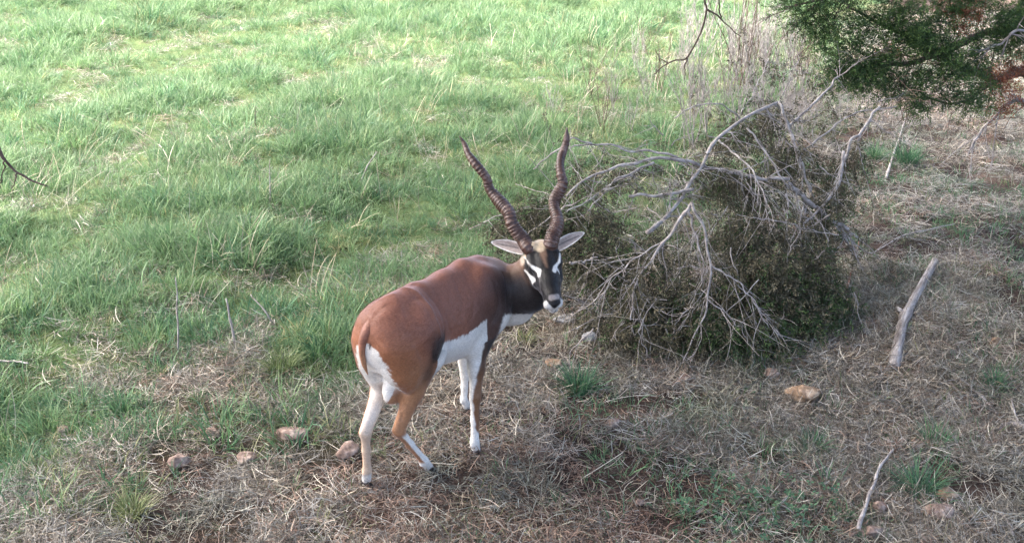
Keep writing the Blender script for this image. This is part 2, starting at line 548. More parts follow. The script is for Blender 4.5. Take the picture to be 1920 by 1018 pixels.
idx = np.where(kind_r < ol, 6 + rng.integers(0, 3, n), np.where(kind_r < ol + bl, 9 + rng.integers(0, 2, n), rng.integers(0, 6, n)))
rot = np.stack([rng.normal(0, .25, n), rng.normal(0, .25, n), rng.random(n) * 6.28], 1)
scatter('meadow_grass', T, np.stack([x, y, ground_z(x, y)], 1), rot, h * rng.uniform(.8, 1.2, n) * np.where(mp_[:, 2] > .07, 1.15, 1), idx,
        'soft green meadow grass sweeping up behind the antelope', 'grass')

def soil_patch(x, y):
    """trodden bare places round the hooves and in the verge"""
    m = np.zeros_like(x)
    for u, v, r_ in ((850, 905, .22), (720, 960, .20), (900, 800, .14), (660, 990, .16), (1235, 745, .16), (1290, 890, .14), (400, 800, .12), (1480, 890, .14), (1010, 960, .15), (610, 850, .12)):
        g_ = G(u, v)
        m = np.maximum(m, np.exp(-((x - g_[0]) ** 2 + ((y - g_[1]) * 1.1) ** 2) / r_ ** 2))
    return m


# dry thatch
T = []
for k in range(4): T.append(thatch_mesh('straw_mat', 62, .085, .080, .0018, M['straw'], seed=50 + k))
for k in range(3): T.append(thatch_mesh('straw_mat', 60, .08, .060, .0018, M['rust_straw'], seed=60 + k))
for k in range(3): T.append(thatch_mesh('straw_mat', 60, .085, .075, .0017, M['grey_straw'], seed=70 + k))
pa = []
for (y0, y1, st) in ((2.0, 5.5, .038), (5.5, 13, .065)):
    x, y = jitter_pts(-8, 9, y0, y1, st)
    g = green_amt(x, y)
    bare = fbm(x * 3.3, y * 3.3, 41)
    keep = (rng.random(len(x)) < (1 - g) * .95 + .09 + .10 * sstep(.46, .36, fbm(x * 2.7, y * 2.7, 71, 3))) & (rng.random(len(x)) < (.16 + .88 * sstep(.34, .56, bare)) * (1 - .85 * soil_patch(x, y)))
    pa.append(np.stack([x[keep], y[keep]], 1))
pa = np.concatenate(pa); x, y = pa[:, 0], pa[:, 1]; n = len(x)
rust = sstep(1.25, .3, np.hypot(x - .1, (y - 3.15) * 1.2)) * .5 + .14
grey = .22 + .5 * sstep(-1.0, -2.0, x) * sstep(3.7, 3.0, y) + .4 * sstep(1.6, 2.6, x) * sstep(5, 6, y)
kr = rng.random(n)
idx = np.where(kr < rust, 4 + rng.integers(0, 3, n), np.where(kr < rust + grey, 7 + rng.integers(0, 3, n), rng.integers(0, 4, n)))
rot = np.stack([rng.normal(0, .12, n), rng.normal(0, .12, n), rng.random(n) * 6.28], 1)
scatter('dry_thatch', T, np.stack([x, y, ground_z(x, y) + .002], 1), rot, rng.uniform(.7, 1.25, n), idx,
        'matted dead straw covering the dark soil around the hooves', 'dry grass')

# long fallen stems among the straw
T = []
for k in range(6):
    r = np.random.default_rng(150 + k); mb = MB()
    for q in range(3):
        p0 = np.array([[r.normal(0, .05), r.normal(0, .05), .012 + .02 * r.random()]])
        ribbons(mb, p0, r.random(1) * 6.28, r.normal(.06, .08, 1), r.uniform(.08, .20, 1), r.uniform(.0016, .0028, 1), r.normal(0, .35, 1), r.normal(-.08, .15, 1),
                seg=7, roll=r.normal(0, .5, 1), rnd=r.random(1), taper=False, zmin=.004)
    me_ = mb.mesh('fallen_stem'); me_.materials.append(M['straw']); T.append(me_)
x, y = jitter_pts(-4, 6, 2.1, 10, .17)
keep = (green_amt(x, y) < .75) & (rng.random(len(x)) < .55)
x, y = x[keep], y[keep]; n = len(x)
scatter('fallen_stems', T, np.stack([x, y, ground_z(x, y)], 1), np.stack([rng.normal(0, .06, n), rng.normal(0, .06, n), rng.random(n) * 6.28], 1),
        rng.uniform(.6, 1.2, n), rng.integers(0, 6, n), 'long broken straw stems strewn over the verge', 'dry grass')

# thin green and straw tufts in the verge
T = [tuft_mesh('short_tuft', 26, .05, .085, .0030, .8, .7, M['blue_grass'], seed=80 + k) for k in range(3)]
T += [tuft_mesh('short_tuft', 26, .05, .10, .0028, .9, .8, M['straw'], seed=90 + k) for k in range(3)]
T += [tuft_mesh('short_tuft', 26, .05, .09, .0030, .9, .8, M['olive_grass'], seed=95 + k) for k in range(2)]
x, y = jitter_pts(-6, 8, 2.1, 11, .085)
g = green_amt(x, y); pn = fbm(x * 1.9, y * 1.9, 51)
keep = (g < .6) & (rng.random(len(x)) < .45 + .5 * sstep(.42, .60, pn))
x, y, pn = x[keep], y[keep], pn[keep]; n = len(x)
kr = rng.random(n)
gshare = .32 + .6 * sstep(.46, .62, pn)
idx = np.where(kr < gshare, rng.integers(0, 3, n), np.where(kr < gshare + .25, 6 + rng.integers(0, 2, n), 3 + rng.integers(0, 3, n)))
rot = np.stack([rng.normal(0, .2, n), rng.normal(0, .2, n), rng.random(n) * 6.28], 1)
scatter('verge_grass', T, np.stack([x, y, ground_z(x, y)], 1), rot, rng.uniform(.5, 1.15, n), idx,
        'sparse short tufts growing through the dead straw', 'grass')

#ANIMAL_START
# ------------------------------------------------------------------ the blackbuck
O2 = np.array([-.402, 3.385]); HD = np.array([.58, .815]); HD /= np.linalg.norm(HD); LD = np.array([-HD[1], HD[0]])


def W3(a, l, z):
    """body frame (along the back, to its left, up) to world"""
    xy = O2 + HD * a + LD * l
    return np.array([xy[0], xy[1], z])


def to_local(V):
    d = V[:, :2] - O2
    return d @ HD, d @ LD, V[:, 2]


GS = .0035
bmin = np.array([-.66, 3.14, -.01]); bmax = np.array([.26, 4.10, .86])
gn = np.ceil((bmax - bmin) / GS).astype(int) + 1
F = np.full(gn, .2, np.float32)
gxs = [bmin[k] + np.arange(gn[k]) * GS for k in range(3)]


def region(lo, hi):
    i0 = np.clip(((lo - bmin) / GS).astype(int), 0, gn - 2)
    i1 = np.clip(((hi - bmin) / GS).astype(int) + 2, 2, gn)
    sl = tuple(slice(a, b) for a, b in zip(i0, i1))
    g = np.meshgrid(*[gxs[k][sl[k]].astype(np.float32) for k in range(3)], indexing='ij', sparse=True)
    return sl, g


def blend(sl, d, k):
    a = F[sl]; d = d.astype(np.float32)
    hh = np.maximum(k - np.abs(a - d), 0) / k
    F[sl] = np.minimum(a, d) - hh * hh * k * .25


def cap(p, q, r1, r2, k=.02):
    p = np.asarray(p, float); q = np.asarray(q, float)
    R = max(r1, r2) + k + .02
    sl, (gx, gy, gz) = region(np.minimum(p, q) - R, np.maximum(p, q) + R)
    ba = q - p; L2 = ba @ ba + 1e-9
    hh = np.clip(((gx - p[0]) * ba[0] + (gy - p[1]) * ba[1] + (gz - p[2]) * ba[2]) / L2, 0, 1)
    d = np.sqrt((gx - p[0] - hh * ba[0]) ** 2 + (gy - p[1] - hh * ba[1]) ** 2 + (gz - p[2] - hh * ba[2]) ** 2) - (r1 + (r2 - r1) * hh)
    blend(sl, d, k)


def chain(pts, rs, k=.02):
    for i in range(len(pts) - 1):
        cap(pts[i], pts[i + 1], rs[i], rs[i + 1], k)


def ell(c, r, axes, k=.02):
    """ellipsoid; axes rows = unit axes"""
    c = np.asarray(c, float); A = np.asarray(axes, float)
    R = max(r) + k + .02
    sl, (gx, gy, gz) = region(c - R, c + R)
    X_, Y_, Z_ = gx - c[0], gy - c[1], gz - c[2]
    u = [X_ * A[i, 0] + Y_ * A[i, 1] + Z_ * A[i, 2] for i in range(3)]
    k0 = np.sqrt(sum((u[i] / r[i]) ** 2 for i in range(3)))
    k1 = np.sqrt(sum((u[i] / r[i] ** 2) ** 2 for i in range(3))) + 1e-6
    blend(sl, k0 * (k0 - 1) / k1, k)


BODYAX = np.array([[HD[0], HD[1], 0], [LD[0], LD[1], 0], [0, 0, 1.0]])

# trunk: loft of elliptical sections  (a, zc, half height, half width)
TR = np.array([[-.07, .565, .085, .07], [-.03, .562, .118, .100], [.03, .563, .137, .120], [.10, .551, .150, .122], [.18, .534, .156, .122], [.27, .525, .165, .130],
               [.36, .525, .166, .130], [.43, .534, .157, .118], [.49, .553, .138, .100], [.55, .560, .098, .075]])


def trunk():
    R = .22
    lo = np.minimum(W3(-.1, 0, .55), W3(.6, 0, .55)) - R; hi = np.maximum(W3(-.1, 0, .55), W3(.6, 0, .55)) + R
    sl, (gx, gy, gz) = region(lo, hi)
    a = (gx - O2[0]) * HD[0] + (gy - O2[1]) * HD[1]
    l = (gx - O2[0]) * LD[0] + (gy - O2[1]) * LD[1]
    ac = np.clip(a, TR[0, 0], TR[-1, 0])
    f = spline(TR, 120)
    zc = np.interp(ac, f[:, 0], f[:, 1]); hh = np.interp(ac, f[:, 0], f[:, 2]); hw = np.interp(ac, f[:, 0], f[:, 3])
    zz = gz - zc
    # narrower towards the spine than at the ribs
    hw = hw * (1 - .22 * np.clip(zz / hh, 0, 1) ** 2)
    q = np.sqrt((l / hw) ** 2 + (zz / hh) ** 2)
    q1 = np.sqrt((l / hw ** 2) ** 2 + (zz / hh ** 2) ** 2) + 1e-6
    de = q * (q - 1) / q1
    da = np.abs(a - ac)
    d = np.where(da > 0, np.sqrt(np.maximum(de, 0) ** 2 + da ** 2) + np.minimum(de, 0) * 0, de)
    blend(sl, d, .03)


trunk()
ell(W3(-.018, .004, .562), (.104, .122, .126), BODYAX, .04)
ell(W3(.52, 0, .545), (.085, .080, .115), BODYAX, .05)
# spine ridge
chain([W3(.02, 0, .672), W3(.14, 0, .668), W3(.28, 0, .667), W3(.39, 0, .673), W3(.47, 0, .655)], [.024, .023, .022, .023, .020], .05)

# hind legs -------------------------------------------------
hockR = P(747, 807, 3.330); fetR = P(795, 864, 3.405); hoofR = P(805, 886, 3.435)
hockL = P(685, 812, 3.295); fetL = P(688, 881, 3.325); hoofL = P(688, 908, 3.335)
stiR = W3(.078, -.085, .478); stiL = W3(.10, .095, .42)
for s, sti, hock, fet, hoof in ((-1, stiR, hockR, fetR, hoofR), (1, stiL, hockL, fetL, hoofL)):
    hip = W3(.045, s * .060, .575)
    cap(hip, sti + (hip - sti) * .12, .090, .062, .022)
    chain([W3(.075, s * .060, .630), W3(.105, s * .082, .585), W3(.105, s * .088, .50)], [.034, .036, .042], .035)
    # broad thigh and buttock
    ax1 = (sti - hip) / np.linalg.norm(sti - hip)
    ell(W3(.010, s * .070, .510), (.095, .060, .130), BODYAX, .025)
    chain([W3(-.055, s * .050, .55), W3(-.042, s * .060, .475), .5 * (hock + sti) + np.array([0, 0, .02])], [.053, .040, .024], .03)
    mid = sti * .52 + hock * .48; mr_ = .033 if s < 0 else .027
    chain([sti, mid, hock], [.052, mr_, .0200], .02)
    # achilles tendon and point of hock
    back = -np.array([HD[0], HD[1], 0])
    cap(mid + back * .022, hock + back * .014 + np.array([0, 0, .012]), .015, .011, .012)
    chain([hock, hock * .55 + fet * .45, fet], [.0185, .0140, .0150], .012)
    chain([fet, hoof + np.array([0, 0, .022])], [.0165, .0165], .010)
    cap(fet + back * .008, fet + back * .014 - np.array([0, 0, .008]), .009, .007, .006)

# scrotum and inner thigh fur
ell(W3(-.025, -.010, .375), (.036, .030, .055), BODYAX, .02)
cap(W3(.10, 0, .42), W3(.20, 0, .395), .03, .025, .04)

# fore legs -------------------------------------------------
kneeRF = P(891, 744, 3.560); fetRF = P(890, 829, 3.545); hoofRF = P(893, 853, 3.545)
kneeLF = P(873, 702, 3.855); fetLF = P(871, 748, 3.850); hoofLF = P(876, 771, 3.850)
elbR = W3(.355, -.088, .415); elbL = W3(.46, .080, .415)
for s, elb, knee, fet, hoof, da in ((-1, elbR, kneeRF, fetRF, hoofRF, 0), (1, elbL, kneeLF, fetLF, hoofLF, .03)):
    sh = W3(.50 + da - .045 * (s < 0), s * .084, .50)
    ell(W3(.44, s * .070, .565 - .02 * (s > 0)), (.085, .050, .115), BODYAX, .035)
    chain([W3(.42, s * .055, .645 - .03 * (s > 0)), sh], [.043, .056], .035)
    chain([sh, elb], [.056, .044], .035)
    m_ = elb * .55 + knee * .45
    chain([elb, m_, knee], [.040, .027, .0200], .025)
    chain([knee, knee * .5 + fet * .5, fet], [.0195, .0150, .0155], .012)
    chain([fet, hoof + np.array([0, 0, .022])], [.0170, .0165], .010)
    back = -np.array([HD[0], HD[1], 0])
    cap(fet + back * .008, fet + back * .015 - np.array([0, 0, .008]), .009, .007, .006)

# neck and head ---------------------------------------------
nose = P(1041, 576, 3.535)
brow = P(1021, 484, 3.700)
mvec = nose - brow; mvec /= np.linalg.norm(mvec)
rvec = np.array([.96, .20, .17]); rvec -= mvec * (rvec @ mvec); rvec /= np.linalg.norm(rvec)
nvec = np.cross(mvec, rvec)
if nvec[2] < 0: nvec = -nvec
HAX = np.array([mvec, rvec, nvec])


def hp(s, w, q):
    s = s * 1.07 if s > 0 else s
    return brow + mvec * s + rvec * w + nvec * q


occ = hp(-.045, 0, -.055)
chain([W3(.43, -.01, .585), W3(.53, -.03, .565), P(957, 553, 3.83), P(982, 537, 3.79), occ], [.090, .086, .077, .073, .058], .04)
chain([W3(.52, -.02, .52), P(965, 568, 3.84), P(1000, 552, 3.76), hp(.03, -.005, -.075)], [.085, .066, .052, .040], .035)
cap(W3(.51, -.01, .47), P(968, 582, 3.83), .058, .036, .05)
# skull
ell(hp(-.030, 0, -.045), (.062, .054, .052), HAX, .02)
ell(hp(.015, 0, -.042), (.070, .054, .046), HAX, .02)
chain([hp(.01, 0, -.035), hp(.075, 0, -.034), hp(.135, 0, -.030)], [.043, .038, .033], .02)
for s in (-1, 1):
    chain([hp(-.01, s * .030, -.060), hp(.045, s * .026, -.062), hp(.095, s * .014, -.052)], [.032, .027, .018], .018)   # jaw
    cap(hp(-.022, s * .046, -.016), hp(.016, s * .048, -.018), .016, .015, .012)      # brow ridge over the eye
    cap(hp(-.050, s * .030, -.020), hp(-.058, s * .032, -.004), .022, .019, .012)      # horn root
    ell(hp(.160, s * .0175, -.032), (.020, .018, .019), HAX, .010)      # nostril wing / lip
chain([hp(.10, 0, -.058), hp(.158, 0, -.064)], [.021, .020], .014)      # chin
ell(hp(.160, 0, -.026), (.022, .024, .019), HAX, .008)
# sockets and mouth line carved out


def carve(p, q, r, k=.008):
    p = np.asarray(p, float); q = np.asarray(q, float); R = r + .02
    sl, (gx, gy, gz) = region(np.minimum(p, q) - R, np.maximum(p, q) + R)
    ba = q - p; L2 = ba @ ba + 1e-9
    hh = np.clip(((gx - p[0]) * ba[0] + (gy - p[1]) * ba[1] + (gz - p[2]) * ba[2]) / L2, 0, 1)
    d = r - np.sqrt((gx - p[0] - hh * ba[0]) ** 2 + (gy - p[1] - hh * ba[1]) ** 2 + (gz - p[2] - hh * ba[2]) ** 2)
    a = F[sl]; t = np.maximum(k - np.abs(a - d), 0) / k
    F[sl] = np.maximum(a, d) + t * t * k * .25


for s in (-1, 1):
    carve(hp(.176, s * .017, -.014), hp(.184, s * .010, -.024), .0050, .004)
    carve(hp(.03, s * .058, -.034), hp(.055, s * .050, -.040), .009, .01)    # tear pit
carve(hp(.182, -.022, -.048), hp(.182, .022, -.048), .0035, .004)


def surface_nets(F, origin, h):
    S = F < 0
    n = F.shape
    c = np.zeros((n[0] - 1, n[1] - 1, n[2] - 1), np.uint8)
    for dx in (0, 1):
        for dy in (0, 1):
            for dz in (0, 1):
                c += S[dx:n[0] - 1 + dx, dy:n[1] - 1 + dy, dz:n[2] - 1 + dz]
    mixed = (c > 0) & (c < 8)
    idx = np.argwhere(mixed)
    vid = np.full(c.shape, -1, np.int32)
    vid[mixed] = np.arange(len(idx))
    corners = np.array([[a, b, d] for a in (0, 1) for b in (0, 1) for d in (0, 1)])
    vals = np.stack([F[idx[:, 0] + a, idx[:, 1] + b, idx[:, 2] + d] for a, b, d in corners], 1)
    acc = np.zeros((len(idx), 3)); cnt = np.zeros(len(idx))
    for i in range(8):
        for j in range(i + 1, 8):
            if np.abs(corners[i] - corners[j]).sum() != 1: continue
            a, b = vals[:, i], vals[:, j]
            m = (a < 0) != (b < 0)
            t = np.where(m, a / np.where(m, a - b, 1), 0)
            pt = corners[i] + t[:, None] * (corners[j] - corners[i])
            acc += pt * m[:, None]; cnt += m
    V = origin + (idx + acc / cnt[:, None]) * h
    quads = []
    for ax in range(3):
        o1, o2 = [(1, 2), (2, 0), (0, 1)][ax]
        s0 = [slice(None)] * 3; s1 = [slice(None)] * 3
        s0[ax] = slice(0, -1); s1[ax] = slice(1, None)
        ch = S[tuple(s0)] != S[tuple(s1)]
        e = np.argwhere(ch)
        e = e[(e[:, o1] > 0) & (e[:, o2] > 0) & (e[:, o1] < n[o1] - 1) & (e[:, o2] < n[o2] - 1)]
        ins = S[e[:, 0], e[:, 1], e[:, 2]]
        q = []
        for d1, d2 in ((-1, -1), (0, -1), (0, 0), (-1, 0)):
            f = e.copy(); f[:, o1] += d1; f[:, o2] += d2
            q.append(vid[f[:, 0], f[:, 1], f[:, 2]])
        q = np.stack(q, 1)
        q[~ins] = q[~ins][:, ::-1]
        quads.append(q)
    Q = np.concatenate(quads)
    Q = Q[(Q >= 0).all(1)]
    return V, Q


BV, BQ = surface_nets(F, bmin, GS)
# light Laplacian smoothing
E = np.concatenate([BQ[:, [0, 1]], BQ[:, [1, 2]], BQ[:, [2, 3]], BQ[:, [3, 0]]])
for it in range(3):
    acc = np.zeros_like(BV); cnt = np.zeros(len(BV))
    for a, b in ((0, 1), (1, 0)):
        for c_ in range(3):
            acc[:, c_] += np.bincount(E[:, a], BV[E[:, b], c_], len(BV))
        cnt += np.bincount(E[:, a], minlength=len(BV))
    BV = BV * .5 + .5 * acc / cnt[:, None]
# vertex normals
e1 = BV[BQ[:, 2]] - BV[BQ[:, 0]]; e2 = BV[BQ[:, 3]] - BV[BQ[:, 1]]
fn = np.cross(e1, e2)
BN = np.zeros_like(BV)
for k in range(4):
    for c_ in range(3):
        BN[:, c_] += np.bincount(BQ[:, k], fn[:, c_], len(BV))
BN /= np.linalg.norm(BN, axis=1)[:, None] + 1e-12

# --- folds and bone ridges worked into the surface
BU, BVv = proj(BV)
bvis = (BN @ (np.array([0, 0, H_CAM]) - np.array([-.2, 3.6, .6]))) > 0


def on_surf(u, v):
    m_ = bvis & (np.hypot(BU - u, BVv - v) < 5)
    c_ = BV[m_]
    return c_[c_[:, 1] < c_[:, 1].min() + .03].mean(0)


def crease(pix, amp, wid):
    pts = spline([on_surf(*p) for p in pix], 24)
    dd = np.full(len(BV), 9.0)
    for a, b in zip(pts[:-1], pts[1:]):
        ba = b - a
        h_ = np.clip((BV - a) @ ba / (ba @ ba + 1e-12), 0, 1)
        dd = np.minimum(dd, np.linalg.norm(BV - a - h_[:, None] * ba, axis=1))
    return amp * np.exp(-(dd / wid) ** 2)


dsp = crease([(758, 540), (782, 550), (803, 573), (817, 603), (825, 630)], .0050, .011)
dsp += crease([(778, 533), (803, 548), (824, 575), (834, 605), (836, 628)], -.0055, .016)
dsp += crease([(690, 590), (700, 572), (716, 560), (738, 552)], .0022, .008)
dsp += crease([(700, 600), (712, 582), (735, 570)], -.0020, .010)
dsp += crease([(912, 508), (930, 535), (934, 570), (926, 600)], -.0035, .012)
dsp += crease([(944, 512), (950, 540), (950, 575)], -.0035, .006)
dsp += crease([(952, 512), (958, 540), (958, 575)], .0020, .006)
dsp += crease([(764, 728), (757, 760), (753, 785)], -.0035, .006)
dsp += crease([(850, 520), (862, 545), (868, 575), (862, 600)], -.0018, .010)
dsp += crease([(870, 515), (884, 545), (888, 575), (882, 600)], -.0022, .010)
dsp += crease([(740, 600), (770, 625), (790, 665)], -.0025, .016)
dsp += crease([(776, 655), (786, 690), (778, 720)], .0018, .012)
al_, ll_, zl_ = to_local(BV)
dsp += (noise3(BV, 22, 33) - .5) * .0035 * (zl_ > .38) * (al_ < .5) + (noise3(BV, 55, 35) - .5) * .0012
BV = BV + BN * dsp[:, None]

# --- coat pattern, in body / leg / head coordinates
A_, L_, Z_ = to_local(BV)
NA = BN[:, 0] * HD[0] + BN[:, 1] * HD[1]; NL = BN[:, 0] * LD[0] + BN[:, 1] * LD[1]; NZ = BN[:, 2]
nz1 = noise3(BV, 60, 1) - .5; nz2 = noise3(BV, 180, 2) - .5; nz3 = noise3(BV, 14, 3) - .5
ed = nz1 * .012 + nz2 * .022            # ragged fur edge
CHEST = np.array([.220, .090, .058]); TAN = np.array([.33, .165, .085]); WHITE = np.array([.66, .63, .59]); DARK = np.array([.010, .0085, .0085]); CREAM = np.array([.55, .42, .28])
C = np.tile(CHEST, (len(BV), 1))


def mixin(mask, col):
    global C
    m = np.clip(mask, 0, 1)[:, None]
    C = C * (1 - m) + np.asarray(col) * m


def segdist(V, p, q):
    p = np.asarray(p, float); q = np.asarray(q, float); ba = q - p
    hh = np.clip((V - p) @ ba / (ba @ ba), 0, 1)
    return np.linalg.norm(V - p - hh[:, None] * ba, axis=1), hh


# lower thigh and rump shade to tan
mixin(sstep(.58, .40, Z_ + nz3 * .05) * sstep(.22, .08, A_) * .95, TAN)
mixin(sstep(.03, -.08, A_) * sstep(.68, .55, Z_) * .55, np.array([.30, .115, .045]))
# shoulder and neck darkening
mixin(sstep(.33, .50, A_ + nz3 * .06 - (.60 - Z_) * .25) * .80 * sstep(.72, .60, Z_ - .0), DARK * 2.2)
# belly white line; the left flank mirrors the right one
un, vn = proj(BV)
RV = BV.copy()
RV[:, :2] -= np.outer(2 * np.maximum(L_, 0), LD)
um, vm = proj(RV)
wl = np.interp(um, [800, 836, 855, 875, 895, 906, 913, 917], [652, 640, 635, 627, 612, 603, 598, 720])
th_ = np.interp(vm, [560, 600, 641, 665, 690, 720], [842, 836, 830, 822, 811, 802])
wm_ = sstep(-2.5, 2.5, vm - wl + ed * 300) * sstep(-1.5, 1.5, um - th_ + ed * 100) * (um < 928) * (A_ > .06) * (Z_ > .30)
mixin(np.maximum(wm_, (np.abs(L_) < .06) * (NZ < -.25) * (A_ > .05) * (A_ < .45) * (Z_ < .46)), WHITE)
# rump patch
rp = np.interp(Z_, [.33, .40, .46, .52, .565, .60], [.075, .078, .078, .068, .046, -.03])
mixin(sstep(-.005, .005, rp - np.abs(L_) + ed) * sstep(.045, .0, A_ + .0) * (Z_ > .30), WHITE)


def leg_coords(V, hi, lo):
    return segdist(V, hi, lo)


# legs: white inside, coloured outside front
R_ = -np.array([LD[0], LD[1], 0]); FW = np.array([HD[0], HD[1], 0])
for s, joints, kind in ((-1, (stiR, hockR, fetR, hoofR), 'hind'), (1, (stiL, hockL, fetL, hoofL), 'hind'),
                        (-1, (elbR, kneeRF, fetRF, hoofRF), 'fore'), (1, (elbL, kneeLF, fetLF, hoofLF), 'fore')):
    dmin = np.full(len(BV), 9.); 
    outw = BN @ (R_ * (-s) * -1 if False else R_ * (1 if s < 0 else -1)); fwd = BN @ FW
    for a, b in zip(joints[:-1], joints[1:]):
        d, _ = segdist(BV, a, b); dmin = np.minimum(dmin, d)
    near = (dmin < .075) & (Z_ < .44)
    if kind == 'hind':
        own = near & ((L_ * s > .012) | (Z_ < .33))
        own &= Z_ < .43
        d_oth = np.full(len(BV), 9.)
        zk = sstep(.43, .36, Z_)
        if s < 0:
            mixin(own * zk, TAN)
            mixin(own * sstep(-.62, -.78, outw + nz1 * .2) * sstep(.36, .30, Z_), WHITE)
            mixin(own * sstep(.225, .205, Z_) * sstep(.25, .45, BN[:, 0] + .25 * BN[:, 2] + nz1 * .2), WHITE)
        else:
            mixin(own * zk, np.array([.66, .58, .50]))
            mixin(own * sstep(.42, .36, Z_) * sstep(.25, .55, outw + nz1 * .2), TAN)
            mixin(own * sstep(.30, .24, Z_) * .55, np.array([.42, .25, .13]))
    else:
        own = near & (A_ > .2) & (L_ * s > .015)
        # white everywhere except a stripe along the front outer side
        f2 = BN[:, 0] + nz1 * .2
        if s < 0:
            sx = np.interp(vn, [599, 651, 705, 750, 800, 825], [914, 909, 895, 887, 892, 905])
            wm = own * sstep(2, -2, un - sx + nz1 * 4) * sstep(.52, .50, Z_ + ed) * (vn > 600)
            wm = np.where(NL > .3, own * 1.0, wm)
        else:
            wm = own * sstep(.80, .65, f2)
        mixin(wm, WHITE)
        st = own * (1 - np.clip(wm, 0, 1))
        mixin(st, np.array([.19, .095, .05]))
        mixin(st * sstep(.27, .42, Z_) * .85, DARK * 3)
    # pasterns white
    mixin(near * sstep(.075, .06, Z_), WHITE * .9)
# head and neck
D0 = BV - brow
hs, hw_, hq = D0 @ mvec, D0 @ rvec, D0 @ nvec
hs = np.where(hs > 0, hs / 1.07, hs)
neckmask = sstep(.50, .56, A_) * 1.0
hd_, _ = segdist(BV, hp(-.045, 0, -.035), hp(.165, 0, -.035))
inhead = sstep(.098, .080, hd_ + nz3 * .01)
neck = sstep(.46, .60, A_ + .25 * np.maximum(0, -L_ - .05) + nz3 * .04) * sstep(.36, .40, Z_)
# neck: tan at the nape, black throat
nape = sstep(.600, .655, Z_ + nz3 * .03)
mixin(neck * sstep(-.006, .006, Z_ - .440 + ed), DARK)
mixin(neck * nape * .85, TAN * .8)
mixin(neck * sstep(.004, -.006, Z_ - .440 + ed), WHITE)
H = inhead > .5
# face black, with crown brown and cream poll
fm = inhead * sstep(-.100, -.07, hs)
mixin(fm * sstep(-.10, -.06, hq), DARK * .9)
mixin(fm * sstep(-.045, -.065, hq) * sstep(.02, -.04, hs), TAN * .75)          # side of the skull
mixin(fm * sstep(-.030, -.045, hs) * sstep(-.06, -.03, hq), CREAM)
strip = sstep(.015, .007, np.abs(hw_) + nz1 * .006) * sstep(.012, -.012, hs) * sstep(-.04, -.02, hq)
mixin(fm * strip, np.array([.15, .085, .055]))


vis = (BN @ (np.array([0, 0, H_CAM]) - brow)) > 0


def surf(u, v):
    """point of the coat surface under a photo pixel (front-most)"""
    m_ = vis & (np.abs(un - u) < 2.6) & (np.abs(vn - v) < 2.6)
    if not m_.any(): m_ = vis & (np.hypot(un - u, vn - v) < 8)
    if not m_.any(): return BV[np.argmin(np.hypot(un - u, vn - v))]
    c_ = BV[m_]; c0_ = c_[np.argmin(c_[:, 1])]
    return c_[np.abs(c_[:, 1] - c0_[1]) < .03].mean(0)


def band(pix, rads, col=WHITE, soft=.0022, zone=None):
    pts = [surf(*p) for p in pix]
    m = np.zeros(len(BV))
    rads = rads if hasattr(rads, '__len__') else [rads] * len(pts)
    for a, b, ra, rb2 in zip(pts[:-1], pts[1:], rads[:-1], rads[1:]):
        d_, h_ = segdist(BV, a, b)
        r_ = (ra + (rb2 - ra) * h_) / 540.0
        m = np.maximum(m, sstep(r_ + soft, r_ - soft, d_ + nz1 * .003))
    mixin(m if zone is None else m * zone, col)


# crown between the horns, brown blaze, black patches around the eyes
band([(1017, 476), (1021, 488), (1025, 500)], [5, 4, 1.5], np.array([.17, .10, .065]), .008)
band([(1012, 452), (1014, 466)], [11, 8], CREAM, .006)
band([(978, 478), (980, 492)], [7, 6], np.array([.42, .33, .25]), .006)
band([(983, 482), (990, 490), (1001, 503), (1011, 508), (1011, 517)], [1.5, 2.6, 3.4, 5.0, 3.6])
band([(984, 507), (992, 516), (1000, 525), (999, 532)], [1.5, 3.4, 5.4, 2.5])
band([(1050, 476), (1048, 491), (1041, 502), (1039, 508)], [1.4, 2.4, 4.4, 4.2])
band([(1045, 505), (1050, 512), (1053, 520)], [2.6, 2.0, 1.5])
# dark flank at the stifle, dark thigh edge, charcoal shoulder, vent
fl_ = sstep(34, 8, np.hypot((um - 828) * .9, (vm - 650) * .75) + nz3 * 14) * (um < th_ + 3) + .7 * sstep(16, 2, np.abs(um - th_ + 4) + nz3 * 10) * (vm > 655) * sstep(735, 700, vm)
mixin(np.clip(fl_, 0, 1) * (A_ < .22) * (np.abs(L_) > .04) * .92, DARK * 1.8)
sd_ = sstep(878, 944, um + (vm - 540) * .28 + nz3 * 26) * (.50 + .45 * sstep(495, 530, vm)) * (A_ > .25) * (vm < 700) * (1 - wm_) * (Z_ > .36) * (1 - inhead) * sstep(.60, .52, A_)
mixin(sd_ * .80, DARK * 3)
mixin(sstep(930, 936, un - (590 - vn) * .0 + (vn - 634) * .28 + ed * 200) * sstep(587, 591, vn + ed * 200) * (A_ > .4) * (Z_ > .33), WHITE)
band([(694, 646), (693, 654)], [2.5, 1.5], DARK * 2, .003)
band([(1024, 570), (1038, 580), (1052, 572)], [6, 6, 5.5], WHITE * .9, .003)
